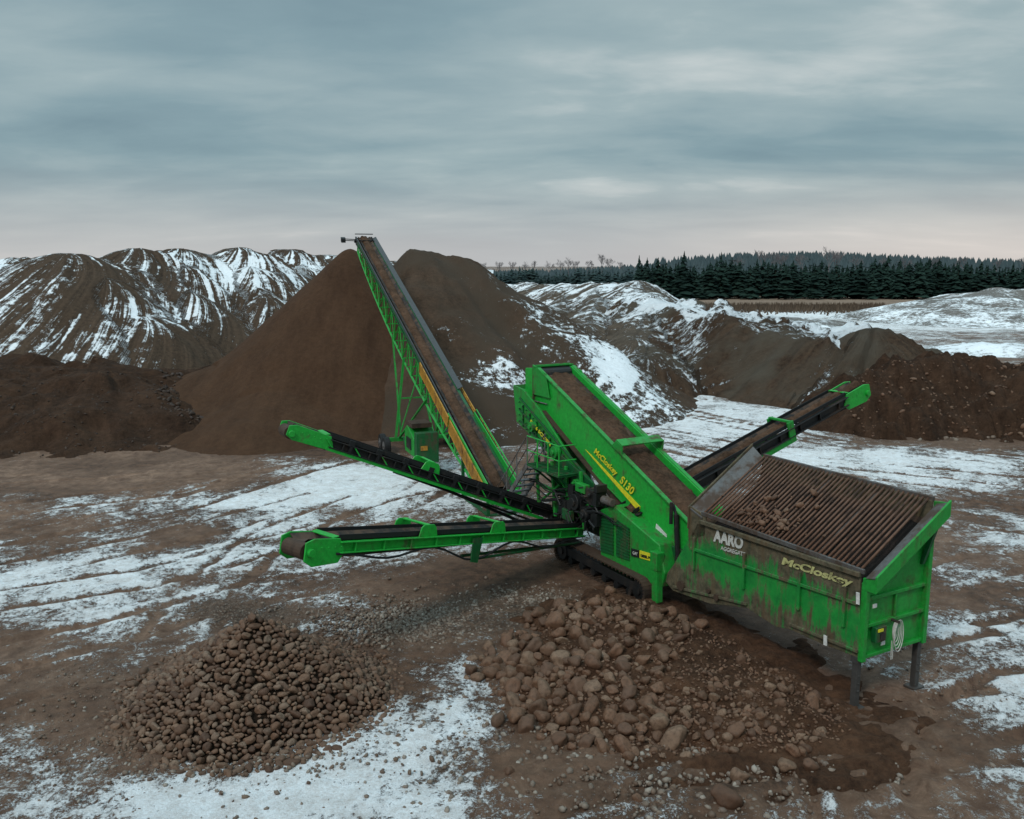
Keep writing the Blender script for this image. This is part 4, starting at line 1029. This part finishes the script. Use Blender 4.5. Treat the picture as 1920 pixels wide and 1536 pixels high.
for sg in (-1,1):
    mb=MB(); mb.bar(pg+ss*sg*.5+ds*1.0+UP*.95,gx+ss*sg*.8+UP*.8,.14,.14); mb.build('tow_frame',M['green_dark'],st)
    mb=MB(); mb.bar(pg+ss*sg*.5-ds*.8+UP*.9,Vector(((pg+ss*sg*.5-ds*.8).x,(pg+ss*sg*.5-ds*.8).y,0)),.1,.1,ss,ds); mb.build('power_unit_leg',M['green_dark'],st)
mb=MB(); h=T1-uS*.2
for k in (-.15,.15): mb.bar(h-ss*.5+dS*k,h-ss*1.6+UP*.05+dS*k,.06,.06)
mb.box(h-ss*1.5+UP*.02,ss*.16,dS*.14,UP*.16); mb.bar(T1-ss*.65+uS*.28,T1+ss*.65+uS*.28,.25,.06)
mb.build('head_motor',M['dark'],st,bevel=.01)

# ============================================================ TREES
def fircrown(seed,far=False):
    rr=random.Random(seed); v=[];f=[]
    lev=18; wid=rr.uniform(.2,.28); blunt=rr.uniform(.55,.85)
    for i in range(lev):
        t=i/(lev-1); z=.10+.86*t; rad=wid*(1-t)**blunt+.014; n=int(10-4*t)
        if rr.random()<.15: rad*=.6
        for k in range(n):
            if rr.random()<.1: continue
            an=rr.uniform(0,6.283); rl=rad*rr.uniform(.5,1.25); dr=.05*rr.uniform(.4,1.6)*(1-t*.7)
            c,s_=math.cos(an),math.sin(an); w=rl*.45+.006
            b=len(v); zt=z+rr.uniform(-.02,.02)
            v+=[(0,0,zt+.035),(c*rl*.5-s_*w,s_*rl*.5+c*w,zt-dr*.4),(c*rl,s_*rl,zt-dr),(c*rl*.5+s_*w,s_*rl*.5-c*w,zt-dr*.5),(c*rl*.45,s_*rl*.45,zt+.03)]
            f+=[(b,b+1,b+4),(b+1,b+2,b+4),(b+2,b+3,b+4),(b+3,b,b+4)]
    b=len(v); v+=[(.012,0,.93),(-.01,.008,.93),(-.006,-.01,.93),(0,0,1.0)]; f+=[(b,b+1,b+3),(b+1,b+2,b+3),(b+2,b,b+3)]
    return v,f
def meshof(name,v,f,mat):
    me=bpy.data.meshes.new(name); me.from_pydata([tuple(p) for p in v],[],f); me.materials.append(mat); return me
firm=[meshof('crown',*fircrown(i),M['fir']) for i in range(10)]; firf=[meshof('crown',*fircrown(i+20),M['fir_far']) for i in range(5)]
t_=MB(); t_.tube((0,0,0),(0,0,.9),.014,6,.003); trm=meshof('trunk',t_.v,t_.f,M['bark'])
def tree(loc,h,cm_,wf,label,cat,group,name='fir_tree'):
    r=thing(name,label,cat,loc,group); r.scale=(h*wf,h*wf,h); r.rotation_euler.z=random.uniform(0,6.28)
    for nm,me in (('trunk',trm),('crown',cm_)):
        c=bpy.data.objects.new(nm,me); col.objects.link(c); c.parent=r
def toph(px):
    return 498+4*math.sin(px*.021)+3*math.sin(px*.067+2)
px=1196
while px<1945:
    Y=random.uniform(280,296); p=atY(px,600,Y); top=toph(px)+random.gauss(0,6)+(-9 if 1190<px<1290 else 0)
    if random.random()<.08: top-=11
    h=11+(497-top)/1650*Y
    tree(Vector((p.x,Y,0)),h,random.choice(firm),random.uniform(.95,1.6),'dark fir in the front row of the wood beyond the tan field','tree','firs in the front row at right')
    px+=random.choice([5,8,10,12,15])
px=1200
while px<1945:
    Y=random.uniform(300,340); p=atY(px,600,Y); h=11+(497-(toph(px)-1+random.gauss(0,5)))/1650*Y
    tree(Vector((p.x,Y,0)),h,random.choice(firm),random.uniform(1.2,1.8),'dark fir showing behind the front row of the right hand wood','tree','firs in the back row at right')
    px+=random.uniform(6,11)
px=855
while px<1192:
    Y=random.uniform(430,470); p=atY(px,600,Y); h=11+(497-(506+2.5*math.sin(px*.05)+random.gauss(0,3)))/1650*Y
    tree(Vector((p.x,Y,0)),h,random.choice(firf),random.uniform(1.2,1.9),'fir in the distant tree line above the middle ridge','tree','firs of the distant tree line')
    px+=random.uniform(5,8)
def bare(seed):
    rr=random.Random(seed); mb=MB()
    def br(p,d,l,r,n):
        q=p+d*l; mb.tube(p,q,r,3,r*.65)
        if n==0: return
        for k in range(rr.choice([3,3,4])):
            e=(d+Vector((rr.gauss(0,.5),rr.gauss(0,.5),rr.gauss(.1,.35)))).normalized(); br(q,e,l*rr.uniform(.6,.82),r*.62,n-1)
    br(Vector((0,0,.25)),Vector((0,0,1)),.18,.016,5)
    m=max(v.z for v in mb.v)
    for v in mb.v: v.z/=m
    return mb
bms=[]
for i in range(3):
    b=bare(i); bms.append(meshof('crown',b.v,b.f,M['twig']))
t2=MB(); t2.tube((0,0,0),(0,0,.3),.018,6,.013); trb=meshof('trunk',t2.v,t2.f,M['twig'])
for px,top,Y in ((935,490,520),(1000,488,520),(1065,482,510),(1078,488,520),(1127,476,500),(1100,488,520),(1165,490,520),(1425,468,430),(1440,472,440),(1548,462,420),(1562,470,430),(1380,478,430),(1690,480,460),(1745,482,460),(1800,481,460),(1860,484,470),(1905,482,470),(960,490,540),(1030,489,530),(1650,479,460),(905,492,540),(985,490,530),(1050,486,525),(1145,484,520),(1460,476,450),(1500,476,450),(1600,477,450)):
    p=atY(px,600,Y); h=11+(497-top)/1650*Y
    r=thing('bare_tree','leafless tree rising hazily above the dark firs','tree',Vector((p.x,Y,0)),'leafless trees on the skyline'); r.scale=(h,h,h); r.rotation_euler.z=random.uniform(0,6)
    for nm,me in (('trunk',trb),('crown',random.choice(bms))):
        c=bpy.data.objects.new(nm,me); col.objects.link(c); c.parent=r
def hillz(X,Y): return 9.5*np.exp(-((X-190)/120)**2)*np.clip((Y-430)/150,0,1)+4*np.exp(-((X-420)/120)**2)*np.clip((Y-430)/150,0,1)
def f_h(X,Y):
    return dict(z=hillz(X,Y)+.5*fbm(X*.02,Y*.02,2,2)-.2,fa=X,fb=Y,bias=X*0)
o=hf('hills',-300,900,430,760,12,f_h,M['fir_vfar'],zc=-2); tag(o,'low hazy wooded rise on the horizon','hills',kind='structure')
VV=[];FF=[];k=0
def cone(x,y,z,h,r):
    global k
    for lv in range(3):
        z0=z+h*(.05+.28*lv); z1=z0+h*.42; rr=r*(1-.28*lv); a0=random.random()*6
        for i in range(5): VV.append((x+rr*math.cos(a0+i*1.2566),y+rr*math.sin(a0+i*1.2566),z0))
        VV.append((x,y,z1)); 
        for i in range(5): FF.append((k+i,k+(i+1)%5,k+5))
        k+=6
for _ in range(3200):
    Y=random.uniform(490,640); X=random.uniform(-130,560)
    z=float(hillz(X,Y))
    top=1.0 if X>100 else .7
    cone(X,Y,z-.5,random.uniform(8,11.5)*top,random.uniform(2.5,4.5))
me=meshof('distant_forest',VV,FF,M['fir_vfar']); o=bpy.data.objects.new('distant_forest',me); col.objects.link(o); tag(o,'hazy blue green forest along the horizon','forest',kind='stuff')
V=[];Fq=[]
for _ in range(7000):
    px=random.uniform(1270,1660); py=576+abs(random.gauss(0,5)); 
    if random.random()<.35: px=random.uniform(1200,1930); py=random.uniform(552,560)
    p=atZ(px,py); h=random.uniform(.5,1.7); w=random.uniform(.08,.3); a=random.uniform(0,3.14); b=len(V)
    V+= [(p.x-w*math.cos(a),p.y-w*math.sin(a),0),(p.x+w*math.cos(a),p.y+w*math.sin(a),0),(p.x+random.gauss(0,.3),p.y,h)]; Fq.append((b,b+1,b+2))
me=meshof('dry_brush',V,Fq,M['brush']); o=bpy.data.objects.new('dry_brush',me); col.objects.link(o); tag(o,'dry brown brush along the edge of the tan field','brush',kind='stuff')

# ============================================================ WORLD / LIGHT / CAMERA
w=bpy.data.worlds.new('World'); sc.world=w; w.use_nodes=True; nt=w.node_tree
for n in list(nt.nodes): nt.nodes.remove(n)
T=NT(nt); out=T.n('ShaderNodeOutputWorld'); bg=T.n('ShaderNodeBackground'); bg.inputs[1].default_value=.1; T.l(bg.outputs[0],out.inputs[0])
sky=T.n('ShaderNodeTexSky',sky_type='NISHITA'); sky.sun_disc=False; sky.sun_elevation=R(48); sky.sun_rotation=R(-40)
tc=T.n('ShaderNodeTexCoord').outputs['Generated']; sep=T.n('ShaderNodeSeparateXYZ'); T.l(tc,sep.inputs[0])
zc=T.math('ADD',T.math('MAXIMUM',sep.outputs[2],0),.15)
cx=T.math('DIVIDE',sep.outputs[0],zc); cy=T.math('DIVIDE',sep.outputs[1],zc)
cb=T.n('ShaderNodeCombineXYZ'); T.l(cx,cb.inputs[0]); T.l(cy,cb.inputs[1])
n1=T.noise(T.map(cb.outputs[0],(.75,1.05,1),(0,0,R(10)),(3.1,1.7,0)),1,6,.5,.35)
n2=T.noise(T.map(cb.outputs[0],(.34,.70,1),(0,0,R(-8)),(7.7,2.3,0)),1,4,.5,.3)
n3=T.noise(T.map(cb.outputs[0],(2.6,4.2,1),(0,0,R(14)),(1,9,0)),1,8,.6,.5)
f=T.math('ADD',T.math('MULTIPLY',n1,.46),T.math('ADD',T.math('MULTIPLY',n2,.44),T.math('MULTIPLY',n3,.10)))
cr=T.n('ShaderNodeValToRGB'); T.l(f,cr.inputs[0]); e=cr.color_ramp.elements
e[0].position=.36; e[0].color=(.155,.265,.345,1); e[1].position=.64; e[1].color=(.58,.68,.74,1)
x=e.new(.46); x.color=(.215,.345,.425,1); x=e.new(.55); x.color=(.32,.45,.52,1)
hz=T.rng(sep.outputs[2],.0,.12,1,0,True)
hc2=T.mix(T.rng(sep.outputs[0],.0,.5,0,1,True),(.53,.56,.62),(.74,.71,.72))
c=T.mix(T.math('MULTIPLY',hz,.75),cr.outputs[0],hc2)
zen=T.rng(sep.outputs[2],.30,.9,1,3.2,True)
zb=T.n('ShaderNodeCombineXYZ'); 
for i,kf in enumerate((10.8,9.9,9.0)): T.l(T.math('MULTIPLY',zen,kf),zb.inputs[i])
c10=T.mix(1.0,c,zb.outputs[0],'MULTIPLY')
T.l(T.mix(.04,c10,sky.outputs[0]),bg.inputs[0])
sun=bpy.data.lights.new('sun','SUN'); sun.energy=1.5; sun.angle=R(10); sun.color=(1,.92,.83)
so=bpy.data.objects.new('sun',sun); col.objects.link(so); so.rotation_euler=(R(38),R(-28),0); so.location=(0,0,60)
cam=bpy.data.cameras.new('camera'); co=bpy.data.objects.new('camera',cam); col.objects.link(co); sc.camera=co
cam.sensor_width=36; cam.lens=36*F/1920; cam.clip_end=12000; co.location=CAM; co.rotation_euler=(math.pi/2-TH,0,0)
sc.view_settings.view_transform='Standard'; sc.view_settings.look='None'; sc.view_settings.exposure=0
